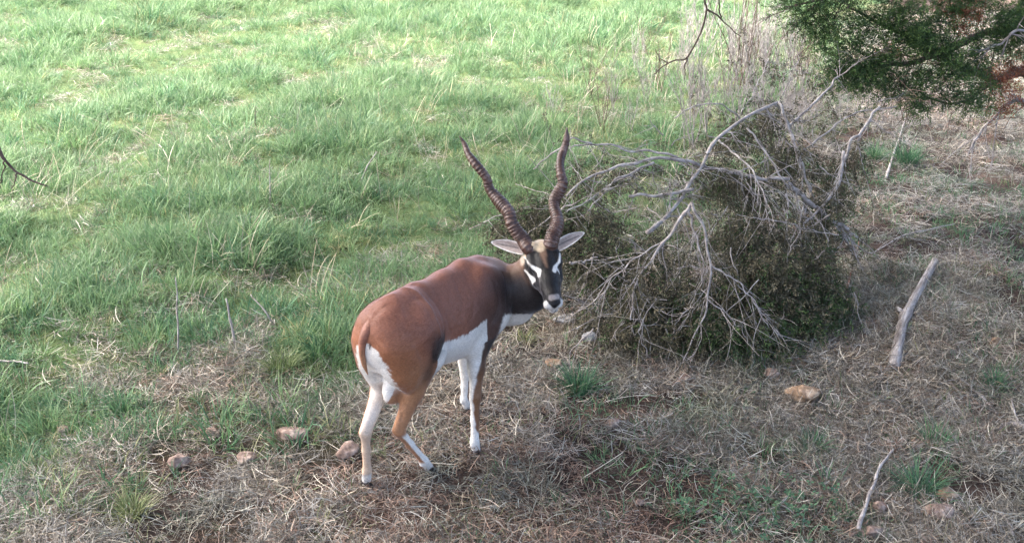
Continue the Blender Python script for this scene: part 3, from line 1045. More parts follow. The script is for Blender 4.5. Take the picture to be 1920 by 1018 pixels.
# muzzle
mixin(fm * sstep(.138, .150, hs + ed) * sstep(-.030, -.040, hq + np.abs(hw_) * .15), WHITE * .92)
mixin(fm * sstep(.150, .158, hs + ed * .5) * sstep(.022, .028, np.abs(hw_)), WHITE * .85)
band([(1033, 558), (1046, 556)], [5.5, 5], np.array([.30, .26, .24]), .004)
mixin(fm * sstep(.09, .11, hs) * sstep(-.058, -.066, hq), WHITE * .8)
band([(1012, 520), (1013, 538), (1015, 552)], [1.5, 2, 2], np.array([.10, .09, .09]), .003)
band([(1025, 561), (1030, 568), (1040, 573), (1048, 568), (1052, 560)], [1.4, 1.8, 2.6, 1.8, 1.2], DARK, .0015)
band([(1040, 573), (1040, 581)], [1.8, .9], DARK, .0012)
band([(1028, 582), (1040, 584), (1051, 581)], [.9, 1.2, .9], DARK * 1.6, .0012)
C = C * (1 + nz2[:, None] * .22 + nz3[:, None] * .16)
C = np.clip(C, .004, .9)


def coat_mat():
    m, nt = new_mat('short_coat')
    vc = nt.nodes.new('ShaderNodeVertexColor'); vc.layer_name = 'coat'
    tc = nt.nodes.new('ShaderNodeTexCoord')
    n = nt.nodes.new('ShaderNodeTexNoise'); n.inputs['Scale'].default_value = 320; n.inputs['Detail'].default_value = 3
    mp = nt.nodes.new('ShaderNodeMapping'); mp.inputs['Rotation'].default_value = (0, .5, -.6); mp.inputs['Scale'].default_value = (.3, 1, 1)
    nt.links.new(tc.outputs['Object'], mp.inputs[0]); nt.links.new(mp.outputs[0], n.inputs[0])
    n2 = nt.nodes.new('ShaderNodeTexNoise'); n2.inputs['Scale'].default_value = 28; n2.inputs['Detail'].default_value = 4
    nt.links.new(tc.outputs['Object'], n2.inputs[0])
    hsum = math_n(nt, 'ADD', math_n(nt, 'MULTIPLY', n.outputs[0], .35), n2.outputs[0])
    bp = nt.nodes.new('ShaderNodeBump'); bp.inputs['Strength'].default_value = .35; bp.inputs['Distance'].default_value = .006
    nt.links.new(hsum, bp.inputs['Height'])
    v = ramp(nt, n.outputs[0], [(.3, (.78, .78, .78)), (.7, (1.15, 1.15, 1.15))])
    c = mixc(nt, 1.0, vc.outputs[0], v, 'MULTIPLY')
    b = nt.nodes.new('ShaderNodeBsdfPrincipled')
    b.inputs['Roughness'].default_value = .50
    b.inputs['Specular IOR Level'].default_value = .28
    b.inputs['Sheen Weight'].default_value = .22
    b.inputs['Sheen Roughness'].default_value = .4
    b.inputs['Sheen Tint'].default_value = (.85, .85, 1, 1)
    nt.links.new(c, b.inputs['Base Color']); nt.links.new(bp.outputs[0], b.inputs['Normal'])
    out = nt.nodes.new('ShaderNodeOutputMaterial'); nt.links.new(b.outputs[0], out.inputs[0])
    return m


M['coat'] = coat_mat()
buck = link('blackbuck', None, label='chestnut and white antelope with spiral horns looking back at the camera', cat='antelope', loc=(O2[0] + .15, O2[1] + .2, 0))
org = np.array(buck.location)


def bpart(name, mb_or_me, mat, parent=buck, shift=True, label=None):
    me = mb_or_me
    if shift:
        co = np.empty(len(me.vertices) * 3, np.float32); me.vertices.foreach_get('co', co)
        co = (co.reshape(-1, 3) - org.astype(np.float32)); me.vertices.foreach_set('co', co.ravel()); me.update()
    return link(name, me, mat, parent, label=label)


bpart('body', mesh_np('body', BV, [BQ], C), M['coat'])

# short hair lying back along the body: breaks the outline and the edges of the markings
M['hair'] = blade_mat('coat_hair', [(0, (.5, .5, .5)), (1, (.5, .5, .5))], transl=0, obj_amt=0, rough=.7, spec=.15)
_nt = M['hair'].node_tree
_vc = _nt.nodes.new('ShaderNodeVertexColor'); _vc.layer_name = 'coat'
_pb = [n_ for n_ in _nt.nodes if n_.type == 'BSDF_PRINCIPLED'][0]
_nt.links.new(_vc.outputs[0], _pb.inputs['Base Color'])
NH = 120000
hr = np.random.default_rng(12)
ii = hr.integers(0, len(BV), NH)
hb = BV[ii] + hr.normal(0, .0012, (NH, 3)); hn = BN[ii]
headw = (inhead[ii] > .3)[:, None]
flow = np.where(headw, -mvec * 1.0, np.array([-HD[0], -HD[1], -.45])) + hr.normal(0, .22, (NH, 3))
flow = flow - hn * (flow * hn).sum(1)[:, None]
flow /= np.linalg.norm(flow, axis=1)[:, None] + 1e-9
ln_ = (.0085 * hr.uniform(.6, 1.3, NH) * np.where(headw[:, 0], .6, 1) * np.where(Z_[ii] < .30, .55, 1))[:, None]
sd2 = np.cross(hn, flow) * .00045
tipv = hb + flow * ln_ + hn * ln_ * hr.uniform(.10, .34, NH)[:, None]
hv = np.stack([hb - sd2 - hn * .0008, hb + sd2 - hn * .0008, tipv], 1).reshape(-1, 3)
hc = np.repeat(C[ii] * hr.uniform(.75, 1.3, NH)[:, None], 3, 0)
bpart('coat_hair', mesh_np('coat_hair', hv, [np.arange(NH * 3).reshape(-1, 3)], np.clip(hc, 0, .9)), M['hair'])['kind'] = 'stuff'

# horns
M['horn'] = noise_mat('ringed_horn', [(.3, (.022, .011, .009)), (.52, (.075, .036, .027)), (.74, (.21, .155, .135))], scale=40, rough=.42, bump=.5, bscale=120, bdist=.002, spec=.5)


def horn(px, rad, ys, phase):
    n_ = 520
    cp_ = [P(u, v, y) for (u, v), y in zip(px, ys)]
    cp_[0] = hp(-.046, -.027 if px[0][0] < 1015 else .027, -.030)
    c = spline(cp_, n_)
    sl_ = np.concatenate([[0], np.cumsum(np.linalg.norm(np.diff(c, axis=0), axis=1))])
    tt = sl_ / sl_[-1]
    r0 = np.interp(tt, np.linspace(0, 1, len(rad)), rad)
    # ring spacing grows away from the base
    ph = np.interp(tt, [0, .2, .5, .8, 1], [0, 13, 26, 37, 43])
    rj_ = np.random.default_rng(int(phase) + 3); jit_ = rj_.uniform(.55, 1.35, 60)[np.floor(ph).astype(int)]
    ph = ph + .12 * np.sin(ph * 1.7 + phase)
    fr = ph - np.floor(ph)
    ridge = np.where(fr < .55, np.sin(fr / .55 * math.pi) ** .7, 0)
    amp = np.interp(tt, [0, .05, .5, .9, 1], [.08, .11, .15, .10, 0])
    sides = 26
    ang = np.arange(sides) / sides * 2 * math.pi
    R = r0[:, None] * (1 + (amp * jit_)[:, None] * (ridge[:, None] - .4) * (.75 + .35 * np.cos(ang + phase + tt[:, None] * 14)))
    mb = MB(); tube(mb, c, R, sides)
    return mb.mesh('horn'), c


pxR = [(996, 474), (991, 465), (981, 449), (968, 433), (959, 417), (955, 401), (943, 385), (928, 368), (917, 352), (913, 336), (902, 320), (888, 303), (877, 287), (871, 271), (861, 255)]
pxL = [(1031, 466), (1033, 457), (1037, 441), (1044, 425), (1045, 409), (1040, 393), (1040, 376), (1048, 360), (1055, 344), (1052, 328), (1050, 311), (1052, 295), (1058, 279), (1062, 263), (1063, 239)]
rR = [.0235, .0235, .0235, .0220, .0205, .0215, .0225, .0195, .0158, .0150, .0152, .0145, .0108, .0088, .0015]
rL = [.0250, .0250, .0245, .0225, .0200, .0180, .0208, .0205, .0170, .0150, .0135, .0142, .0130, .0100, .0015]
for px_, rr, ph_, wy in ((pxR, rR, 0, 0.0), (pxL, rL, 2, 1.6)):
    q_ = np.linspace(0, 1, len(px_))
    ys_ = 3.722 + .26 * q_ ** .9 + .013 * np.sin(q_ * 15 + wy) * (q_ > .08)
    me_, c_ = horn(px_, np.array(rr) * 1.10, ys_, ph_)
    bpart('horn', me_, M['horn'])

# ears: cupped leaves
def ear(base, tip, side, wid):
    base = np.array(base); tip = np.array(tip); ax_ = tip - base; Ln = np.linalg.norm(ax_); ax_ /= Ln
    vdir = np.array([0, -.93, .37]) * 1.0
    up = np.cross(ax_, vdir); up /= np.linalg.norm(up)
    if up[2] < 0: up = -up
    out = np.cross(up, ax_)
    if out[1] > 0: out = -out
    nu, nv = 28, 15
    V = []
    cols = []
    for layer in (0, 1):
        for i_ in range(nu):
            t = i_ / (nu - 1)
            w = wid * (np.sin(math.pi * min(1, t * .80 + .19)) ** .65) * (1 - .08 * t)
            for j_ in range(nv):
                s = (j_ / (nv - 1)) * 2 - 1
                cup = (s * s - 1) * w * .45 * (1 - t * .35)
                th = .0022 * (1 - s * s) * (1 if layer else 0)
                p = base + ax_ * (t * Ln) + up * (s * w * (1.0) + .004 * math.sin(t * 3)) + out * (cup + (-th if layer else 0) - .010 * t * t)
                V.append(p)
                inner = layer == 0
                edge = abs(s) > .80 or t > .93
                if inner:
                    cc = np.array([.72, .67, .62]) if edge else np.array([.42, .34, .30])
                    streak = math.exp(-((s + .05 + .5 * (t - .5)) / .16) ** 2) * (0.15 < t < .85)
                    streak = max(streak, math.exp(-((s - .4) / .12) ** 2) * .6 * (.1 < t < .6))
                    if not edge: cc = cc * (1 - .68 * streak)
                else:
                    cc = np.array([.50, .36, .24])
                cols.append(cc)
    V = np.array(V)
    cols = np.array(cols); cols *= (1 + (noise3(V, 220, 8)[:, None] - .5) * .5)
    i_, j_ = np.meshgrid(np.arange(nu - 1), np.arange(nv - 1), indexing='ij')
    q = np.stack([i_ * nv + j_, (i_ + 1) * nv + j_, (i_ + 1) * nv + j_ + 1, i_ * nv + j_ + 1], -1).reshape(-1, 4)
    q2 = q[:, ::-1] + nu * nv
    return mesh_np('ear', V, [np.vstack([q, q2])], cols)


bpart('ear', ear(P(982, 470, 3.775), P(920, 454, 3.80), -1, .0225), M['coat'])
bpart('ear', ear(P(1040, 466, 3.80), P(1097, 436, 3.84), 1, .0225), M['coat'])

# eyes
m, nt = new_mat('eye')
b = nt.nodes.new('ShaderNodeBsdfPrincipled'); b.inputs['Base Color'].default_value = (.006, .004, .003, 1); b.inputs['Roughness'].default_value = .06
out = nt.nodes.new('ShaderNodeOutputMaterial'); nt.links.new(b.outputs[0], out.inputs[0]); M['eye'] = m


def ball(c, r, axes=np.eye(3), seg=16, name='ball', bump=None):
    th = np.linspace(0, math.pi, seg); ph = np.arange(seg * 2) / (seg * 2) * 2 * math.pi
    V = np.stack([np.outer(np.sin(th), np.cos(ph)), np.outer(np.sin(th), np.sin(ph)), np.outer(np.cos(th), np.ones_like(ph))], -1).reshape(-1, 3)
    V = (V * np.asarray(r)) @ np.asarray(axes) + np.asarray(c)
    i_, j_ = np.meshgrid(np.arange(seg - 1), np.arange(seg * 2), indexing='ij'); j2 = (j_ + 1) % (seg * 2)
    q = np.stack([i_ * seg * 2 + j_, (i_ + 1) * seg * 2 + j_, (i_ + 1) * seg * 2 + j2, i_ * seg * 2 + j2], -1).reshape(-1, 4)
    return mesh_np(name, V, [q])


for s in (-1, 1):
    bpart('eye', ball(hp(.008, s * .0530, -.028), (.0150, .0115, .0120), HAX), M['eye'])

# tail
mb = MB()
tp = spline([W3(-.070, .012, .640), W3(-.112, .016, .605), W3(-.126, .020, .560), W3(-.124, .018, .510), W3(-.116, .010, .465)], 30)
rt = np.interp(np.linspace(0, 1, 30), [0, .3, .5, .8, 1], [.026, .017, .0115, .008, .0015])
tube(mb, tp, rt, 14)
tcol = CHEST + (TAN - CHEST) * sstep(.60, .50, np.concatenate(mb.V)[:, 2])[:, None]
tme = mb.mesh('tail', colors=None)
tv = np.concatenate(mb.V)
k_ = noise3(tv, 160, 4)[:, None]
tcol = tcol * (.7 + .6 * k_)
ca = tme.color_attributes.new('coat', 'FLOAT_COLOR', 'POINT'); cc = np.ones((len(tv), 4), np.float32); cc[:, :3] = tcol; ca.data.foreach_set('color', cc.ravel())
bpart('tail', tme, M['coat'])

# hooves: two claws each, one part
M['hoof'] = noise_mat('dark_hoof', [(.3, (.012, .010, .010)), (.7, (.05, .042, .04))], scale=50, rough=.45, bump=.3, bdist=.002)
for hf in (hoofR, hoofL, hoofRF, hoofLF):
    g = np.array([hf[0], hf[1], 0.0])
    mb = MB()
    for s in (-1, 1):
        c0 = g + R_ * s * .0085
        path = spline([c0 + FW * -.012 + np.array([0, 0, .030]), c0 + FW * -.002 + np.array([0, 0, .018]), c0 + FW * .010 + np.array([0, 0, .008]), c0 + FW * .028 + np.array([0, 0, .003])], 10)
        tube(mb, path, np.array([.009, .010, .0105, .0105, .010, .0095, .0085, .007, .004, .001]), 10)
    bpart('hoof', mb.mesh('hoof'), M['hoof'])
#ANIMAL_END

# ------------------------------------------------------------------ stones
def stone(u, v, wpx, hpx, mat, label, yaw=0, seed=0, name='stone', sink=.30, flat=None, ang=1.0):
    g = G(u, v + hpx * .35)
    d = math.hypot(g[1], H_CAM)
    ppm = F_PX / (g[1] * CP + H_CAM * SP)
    rx = wpx / ppm / 2
    rz = (hpx / ppm / 2) * .85
    r = np.random.default_rng(seed)
    seg = 20
    th = np.linspace(0, math.pi, seg); ph = np.arange(seg * 2) / (seg * 2) * 2 * math.pi
    D = np.stack([np.outer(np.sin(th), np.cos(ph)), np.outer(np.sin(th), np.sin(ph)), np.outer(np.cos(th), np.ones_like(ph))], -1).reshape(-1, 3)
    # cut by random planes for facets
    R = np.ones(len(D))
    for k in range(17):
        nrm = r.normal(size=3); nrm /= np.linalg.norm(nrm)
        dd = D @ nrm
        lim = r.uniform(.55, .92)
        R = np.minimum(R, np.where(dd > 1e-3, lim / np.maximum(dd, 1e-3), 9))
    R = R * (1 + .16 * (noise3(D, 3, seed) - .5) + .14 * (noise3(D, 8, seed + 3) - .5))
    V = D * R[:, None] * np.array([rx, rx * (flat or .8), rz]) * 1.08
    i_, j_ = np.meshgrid(np.arange(seg - 1), np.arange(seg * 2), indexing='ij'); j2 = (j_ + 1) % (seg * 2)
    q = np.stack([i_ * seg * 2 + j_, (i_ + 1) * seg * 2 + j_, (i_ + 1) * seg * 2 + j2, i_ * seg * 2 + j2], -1).reshape(-1, 4)
    me = mesh_np(name, V, [q], smooth=True)
    o = link(name, me, mat, label=label, cat='stone', group='stones in the dry grass', loc=(g[0], g[1], float(ground_z(g[0], g[1])) + rz * (1 - sink) + .012))
    o.rotation_euler = (r.normal(0, .1), r.normal(0, .1), yaw)
    return o


stone(547, 814, 66, 28, M['rock_pink'], 'long flat pinkish stone lying left of the hind hooves', 0.1, 1)
stone(657, 846, 52, 34, M['rock_pink'], 'rounded pink stone touching the antelope hind leg', .4, 2)
stone(338, 866, 40, 34, M['rock_pink'], 'small angular pink stone in pale straw, lower left', .7, 3)
stone(462, 858, 44, 26, M['rock_pink'], 'half buried brown stone covered by straw left of the flat stone', .2, 4, sink=.6)
stone(120, 802, 30, 20, M['rock_pink'], 'small reddish stone at the foot of green grass, far left', .2, 5)
stone(1507, 736, 70, 38, M['rock_tan'], 'ochre flat stone below the brush heap, larger of the pair', -.1, 6)
stone(1444, 705, 32, 24, M['rock_pink'], 'small pink stone just under the brush heap edge', .3, 7)
stone(1038, 682, 34, 24, M['rock_tan'], 'tan stone beside the blue green grass tuft', .3, 8)
stone(1060, 604, 44, 20, M['rock_grey'], 'pale greyish white stone under the muzzle', .3, 9)
stone(1105, 636, 30, 26, M['rock_grey'], 'blue grey rounded stone at the left foot of the brush heap', .3, 10)
stone(1755, 962, 62, 34, M['rock_pink'], 'broad pinkish rough stone in the lower right corner area', .1, 11)
stone(1649, 957, 30, 34, M['rock_pink'], 'upright oval stone beside the curved stick', .1, 12)
stone(1633, 1002, 44, 30, M['rock_pink'], 'flat rose stone at the bottom edge under the curved stick', .4, 13)
stone(1775, 930, 42, 30, M['rock_tan'], 'dull olive brown stone behind the broad pink stone', .4, 14)
stone(1497, 808, 16, 14, M['rock_grey'], 'tiny white stone right of the ochre stone', .4, 15)
stone(1606, 890, 12, 10, M['rock_grey'], 'tiny chalky pebble above the curved stick', .4, 16)
stone(1866, 645, 24, 20, M['rock_tan'], 'small tan stone right of the grey log', .4, 17)
stone(1487, 889, 16, 14, M['rock_pink'], 'little red pebble left of the curved stick', .4, 18)
stone(1148, 793, 34, 18, M['rock_pink'], 'buried pink stone right of the fore hoof', .4, 19, sink=.6)
stone(1595, 1010, 14, 12, M['rock_pink'], 'round pebble at the bottom edge', .4, 20)
stone(1715, 832, 40, 14, M['rock_pink'], 'thin greyish flat stone in straw above the lower right tuft', .0, 21, sink=.5)
stone(1850, 832, 16, 16, M['rock_pink'], 'pinkish pebble near the right edge', .0, 22)
stone(1200, 945, 20, 20, M['rock_pink'], 'dark red pebble in rusty straw at lower centre', .0, 23, sink=.5)
stone(1283, 708, 28, 14, M['rock_pink'], 'reddish stone peeping out under the brush heap', .0, 24, sink=.4)
stone(400, 812, 26, 16, M['rock_pink'], 'dark rusty stone shadowed in straw above the small angular stone', .0, 25, sink=.5)


# straw lying against the stones and over the hooves
px_, py_, pz_ = [], [], []
for o in [o for o in COL.objects if o.get('category') == 'stone']:
    rx_ = max(v.co.x for v in o.data.vertices)
    for k in range(5):
        a_ = rng.uniform(-3.6, .4); q_ = rx_ * rng.uniform(1.0, 1.4)
        px_.append(o.location.x + math.cos(a_) * q_); py_.append(o.location.y + math.sin(a_) * q_ * .8); pz_.append(rng.uniform(0, .012))
for hf in (hoofR, hoofL, hoofRF, hoofLF):
    for k in range(9):
        a_ = rng.uniform(0, 6.28); q_ = rng.uniform(.025, .07)
        px_.append(hf[0] + math.cos(a_) * q_); py_.append(hf[1] + math.sin(a_) * q_); pz_.append(rng.uniform(0, .008))
px_, py_ = np.array(px_), np.array(py_); n = len(px_)
T = [thatch_mesh('loose_straw', 22, .035, .055, .0018, M[('straw', 'grey_straw', 'rust_straw')[k % 3]], seed=400 + k) for k in range(6)]
scatter('loose_straw', T, np.stack([px_, py_, ground_z(px_, py_) + np.array(pz_)], 1), np.stack([rng.normal(0, .2, n), rng.normal(0, .2, n), rng.random(n) * 6.28], 1),
        rng.uniform(.7, 1.2, n), rng.integers(0, 6, n), 'loose straw lying against the stones and hooves', 'dry grass')


# ------------------------------------------------------------------ sticks, log
def limb(mb, pts, r0, r1, n=24, wob=.004, sides=6, seed=0, knots=.12):
    r = np.random.default_rng(seed)
    c = spline(pts, n)
    L = np.linalg.norm(np.diff(c, axis=0), axis=1).sum()
    w = r.normal(0, 1, (n, 3))
    for _ in range(2): w[1:-1] = (w[:-2] + w[1:-1] * 2 + w[2:]) / 4
    w[0] = w[-1] = 0
    c = c + w * wob
    t = np.linspace(0, 1, n)
    rad = (r0 * (1 - t) + r1 * t) * (1 + knots * r.normal(0, 1, n))
    tube(mb, c, np.maximum(rad, .0008), sides)
    return c


def grow_twigs(mb, c, r, count, ln, rad, depth=1, droop=-.1, spread=.9, t0=.2, collect=None):
    """side twigs along centreline c; collect receives twig centrelines"""
    T_ = np.gradient(c, axis=0); T_ /= np.linalg.norm(T_, axis=1)[:, None] + 1e-12
    for k in range(count):
        i = int((t0 + (1 - t0) * r.random()) * (len(c) - 1))
        d = T_[i] + r.normal(0, spread, 3) * .8; d[2] += droop
        d /= np.linalg.norm(d)
        L_t = ln * r.uniform(.4, 1.2)
        bend = r.normal(0, .45, 3); bend[2] += droop * 1.2
        t = np.linspace(0, 1, 7)[:, None]
        p = c[i] + d * L_t * t + bend * L_t * t * t * .5 + np.cumsum(r.normal(0, .012 * L_t, (7, 3)), 0)
        p[:, 2] = np.maximum(p[:, 2], .006)
        tube(mb, p, np.linspace(rad, rad * .35, 7), 4, caps=False)
        if collect is not None: collect.append(p)
        if depth > 1:
            grow_twigs(mb, p, r, max(1, int(count * .28)), ln * .5, rad * .6, depth - 1, droop, spread, .2, collect)


def gs(u, v, dz=.01):
    g = G(u, v); return np.array([g[0], g[1], float(ground_z(g[0], g[1])) + dz])


def ground_obj(name, mb, mat, label, cat, group=None):
    V = np.concatenate(mb.V); o = V[np.argmin(V[:, 2])].copy(); o = np.array([V[:, 0].mean(), V[:, 1].mean(), V[:, 2].min()])
    me = mb.mesh(name); co = (V - o).astype(np.float32); me.vertices.foreach_set('co', co.ravel()); me.update()
    return link(name, me, mat, label=label, cat=cat, group=group, loc=o)


# the weathered log, built along its own z axis for the grain
def make_log():
    a, b = gs(1674, 700, .028), gs(1752, 502, .035)
    ctl = [a, gs(1690, 625, .036), gs(1712, 578, .034), b]
    c = spline(ctl, 60)
    ax_ = (b - a) / np.linalg.norm(b - a)
    q = Vector(ax_).to_track_quat('Z', 'Y'); Mi = np.array(q.to_matrix())          # local->world
    cl = (c - a) @ Mi
    r = np.random.default_rng(4)
    t = np.linspace(0, 1, 60)
    sides = 18
    ang = np.arange(sides) / sides * 2 * math.pi
    rad = (.023 - .005 * t + .006 * np.exp(-((t - .42) / .05) ** 2) + .005 * np.exp(-((t - .05) / .04) ** 2))[:, None]
    groove = np.sin(ang * 5 + 1.3 * np.sin(t[:, None] * 5)) * .05 + np.sin(ang * 9 + t[:, None] * 2) * .04
    rad = rad * (1 + groove + r.normal(0, .012, (60, sides)))
    rad[0] *= .8; rad[-1] *= .75
    mb = MB(); tube(mb, cl, rad, sides)
    o = link('fallen_log', None, label='weathered grey log lying in straw right of the brush heap', cat='log', loc=a)
    o.rotation_mode = 'QUATERNION'; o.rotation_quaternion = q
    link('trunk', mb.mesh('trunk'), M['log'], o)
    mb = MB(); i = 25
    tube(mb, np.array([cl[i], cl[i] + np.array([.028, .018, .012]), cl[i] + np.array([.045, .024, .022])]), [.014, .010, .007], 8)
    link('branch_stub', mb.mesh('branch_stub'), M['log'], o)


make_log()


def stick(pts, r0, r1, label, mat='bark_grey', twigs=0, seed=0, dz=.012, name='stick', cat='stick', tw_len=.1, raise_=None):
    mb = MB()
    pp = [gs(u, v, dz) for u, v in pts]
    if raise_:
        for p, e in zip(pp, raise_): p[2] += e
    c = limb(mb, pp, r0, r1, seed=seed, wob=.003)
    if twigs: grow_twigs(mb, c, np.random.default_rng(seed), twigs, tw_len, r1 * .8)
    return ground_obj(name, mb, M[mat], label, cat, 'sticks lying on the ground')


stick([(1606, 1016), (1628, 950), (1645, 900), (1672, 862)], .0075, .004, 'thin curved grey brown stick lying over straw at the bottom right', 'bark_grey', 0, 1, .045)
stick([(1925, 806), (1895, 796), (1868, 806)], .014, .006, 'stubby pale branch end at the right edge', 'bark_grey', 2, 2, .02)
stick([(1870, 775), (1832, 740), (1786, 706)], .006, .004, 'straight pale stick slanting above the right edge branch', 'stalk' if False else 'bark_grey', 0, 3, .02)
stick([(1462, 777), (1540, 786), (1640, 796)], .006, .003, 'long straw coloured stick lying below the ochre stone', 'bark_grey', 0, 4, .015)
stick([(1665, 648), (1610, 658), (1540, 668)], .006, .004, 'light tan stick beside the lower end of the brush heap', 'bark_grey', 1, 5, .02)
stick([(1624, 694), (1655, 700), (1672, 706)], .007, .005, 'short thick twig by the foot of the log', 'bark_grey', 0, 6, .015)
stick([(1897, 1018), (1885, 985), (1857, 966)], .006, .0035, 'whitish bent twig in the bottom right corner', 'bark_grey', 0, 7, .02)
stick([(640, 905), (700, 940), (748, 965), (764, 985)], .0032, .0018, 'thin dark twig lying just in front of the hind hoof', 'bark_dark', 0, 8, .02)
stick([(1582, 575), (1595, 520), (1610, 455)], .007, .004, 'rusty brown stick between the brush heap and the log', 'bark_red', 0, 9, .02)
stick([(1636, 640), (1646, 600), (1652, 560)], .004, .0025, 'slim pale stick just left of the log', 'bark_grey', 0, 10, .02)
stick([(0, 702), (30, 702), (58, 706)], .005, .003, 'short bleached stick at the left edge', 'bark_grey', 0, 11, .05)
stick([(1660, 345), (1680, 280), (1702, 212)], .009, .004, 'long slanting bare stick behind the brush heap on the right', 'bark_grey', 0, 12, .03)

# upright dead stalks in the meadow
def stalk(u, v, u2, v2, r0, label, mat='bark_grey', seed=0, fork=0, ydelta=0.0, name='dead_stalk'):
    a = gs(u, v, -.01)
    b = P(u2, v2, a[1] + ydelta)
    mb = MB()
    midp = (a + b) / 2 + np.random.default_rng(seed).normal(0, .008, 3)
    c = limb(mb, [a, midp, b], r0, r0 * .5, n=14, wob=.003, sides=6, seed=seed)
    if fork: grow_twigs(mb, c, np.random.default_rng(seed + 1), fork, .10, r0 * .5, t0=.4, droop=.25)
    return ground_obj(name, mb, M[mat], label, 'stalk', 'dead stalks in the meadow')


stalk(333, 660, 329, 520, .0045, 'tall straight bleached stalk left of the forked pale one', seed=1)
stalk(444, 656, 424, 560, .0065, 'short thick white stalk, bent at its tip, left of the antelope rump', seed=2)
stalk(516, 612, 470, 552, .005, 'leaning pale stalk near the short white one', seed=3, ydelta=.05)
stalk(675, 348, 706, 285, .006, 'slanting grey stalk in the meadow left of the horns', seed=4)
stalk(481, 246, 480, 200, .005, 'thin brown stalk in the bright meadow', 'bark_dark', seed=5)
stalk(648, 262, 646, 228, .005, 'dark little stalk rising between meadow furrows', 'bark_dark', seed=6)
stalk(508, 395, 506, 300, .004, 'thin brownish stalk left of the slanting grey one', seed=7)
stalk(722, 640, 728, 600, .004, 'short broken stalk behind the rump', seed=8)

# dry weeds: the thicket of bare stems behind the brush heap
def weed_mesh(seed, hgt=.7, stems=6):
    r = np.random.default_rng(seed); mb = MB()
    for k in range(stems):
        a = r.random() * 6.28
        b0 = np.array([math.cos(a), math.sin(a), 0]) * r.random() * .07
        h_ = hgt * r.uniform(.55, 1.1)
        top = b0 + np.array([r.normal(0, .18) * h_, r.normal(0, .18) * h_, h_])
        c = limb(mb, [b0, (b0 + top) / 2 + r.normal(0, .02, 3), top], .0040, .0017, n=12, wob=.008, sides=4, seed=seed * 31 + k)
        grow_twigs(mb, c, r, 8, .17 * hgt, .0019, depth=2, droop=.30, spread=.55, t0=.3)
    return mb.mesh('dry_weed')


WM = [weed_mesh(k, stems=s_) for k, s_ in zip(range(5), (5, 7, 6, 8, 5))]
for k_, me_ in enumerate(WM): me_.materials.append(M['bark_dark'] if k_ == 2 else M['bark_grey'])
spots = []
rw = np.random.default_rng(21)
for k in range(400):
    u = rw.uniform(1195, 1520); v = rw.uniform(75, 300)
    dens = math.exp(-((u - 1400 - (v - 130) * .3) / 125) ** 2) * .6
    if rw.random() < dens and len(spots) < 56: spots.append((u, v))
for (u, v) in [(1040, 215), (1105, 175), (1150, 200), (1180, 250), (1215, 190), (1290, 110), (1130, 240), (1575, 210), (1610, 225), (1560, 260), (1640, 250), (1700, 235), (1760, 230)]:
    spots.append((u, v))
for k, (u, v) in enumerate(spots):
    g = gs(u, v, -.01)
    side = 'left' if u < 1250 else ('middle' if u < 1480 else 'right')
    lab = {'left': 'sparse bare weed stems in green grass behind the horns',
           'middle': 'bare grey weed stems in the thicket above the brush heap',
           'right': 'dead weed stems in the gap below the hanging cedar boughs'}[side]
    o = link('dry_weed', WM[k % 5], label=lab, cat='weed', group='dead weeds, ' + side + ' of the thicket', loc=g)
    s_ = rw.uniform(.65, 1.15) * (.7 if side != 'middle' else 1.0)
    o.scale = (s_, s_, s_ * rw.uniform(.8, 1.1)); o.rotation_euler = (0, 0, rw.uniform(0, 6.28))

# scattered tall straws standing in the meadow
T = []
for k in range(5):
    r = np.random.default_rng(200 + k); mb = MB(); nn = 5
    p = r.normal(0, .03, (nn, 3)); p[:, 2] = 0
    ribbons(mb, p, r.random(nn) * 6.28, np.radians(85) - np.abs(r.normal(0, .35, nn)), r.uniform(.16, .34, nn), r.uniform(.0014, .0024, nn),
            r.normal(0, .3, nn), -np.abs(r.normal(.3, .4, nn)), seg=6, rnd=r.random(nn), taper=False)
    me_ = mb.mesh('tall_straw'); me_.materials.append(M['stalk']); T.append(me_)
x, y = jitter_pts(-6, 6, 3.2, 13, .17)
g = green_amt(x, y)
den = .05 + .55 * sstep(.50, .68, fbm(x * 1.0, y * 1.0, 61)) + .35 * sstep(0.0, 1.4, x) * (y < 11)
keep = (g > .3) & (rng.random(len(x)) < den * .75) & (y < 12) & ~((x < -1.8) & (y > 8))
x, y = x[keep], y[keep]; n = len(x)
scatter('tall_straw', T, np.stack([x, y, ground_z(x, y)], 1), np.stack([rng.normal(0, .2, n), rng.normal(0, .2, n), rng.random(n) * 6.28], 1),
        rng.uniform(.6, 1.2, n), rng.integers(0, 5, n), 'thin pale straws standing up through the meadow grass', 'dry grass')


# ------------------------------------------------------------------ single grass tufts
def tuft(u, v, wpx, mat, label, nb=90, hk=1.0, seed=0, lean=.5):
    if nb < 250: nb, hk = int(nb * 2.0), hk * 1.2
    g = gs(u, v, 0)
    ppm = F_PX / (g[1] * CP + H_CAM * SP)
    rad = wpx / ppm * .16
    me_ = tuft_mesh('grass_tuft', nb, rad, wpx / ppm * .62 * hk, .0036, lean, .8, mat, seed=300 + seed, seg=5)
    link('grass_tuft', me_, label=label, cat='grass tuft', group='grass tufts standing in the straw', loc=g)


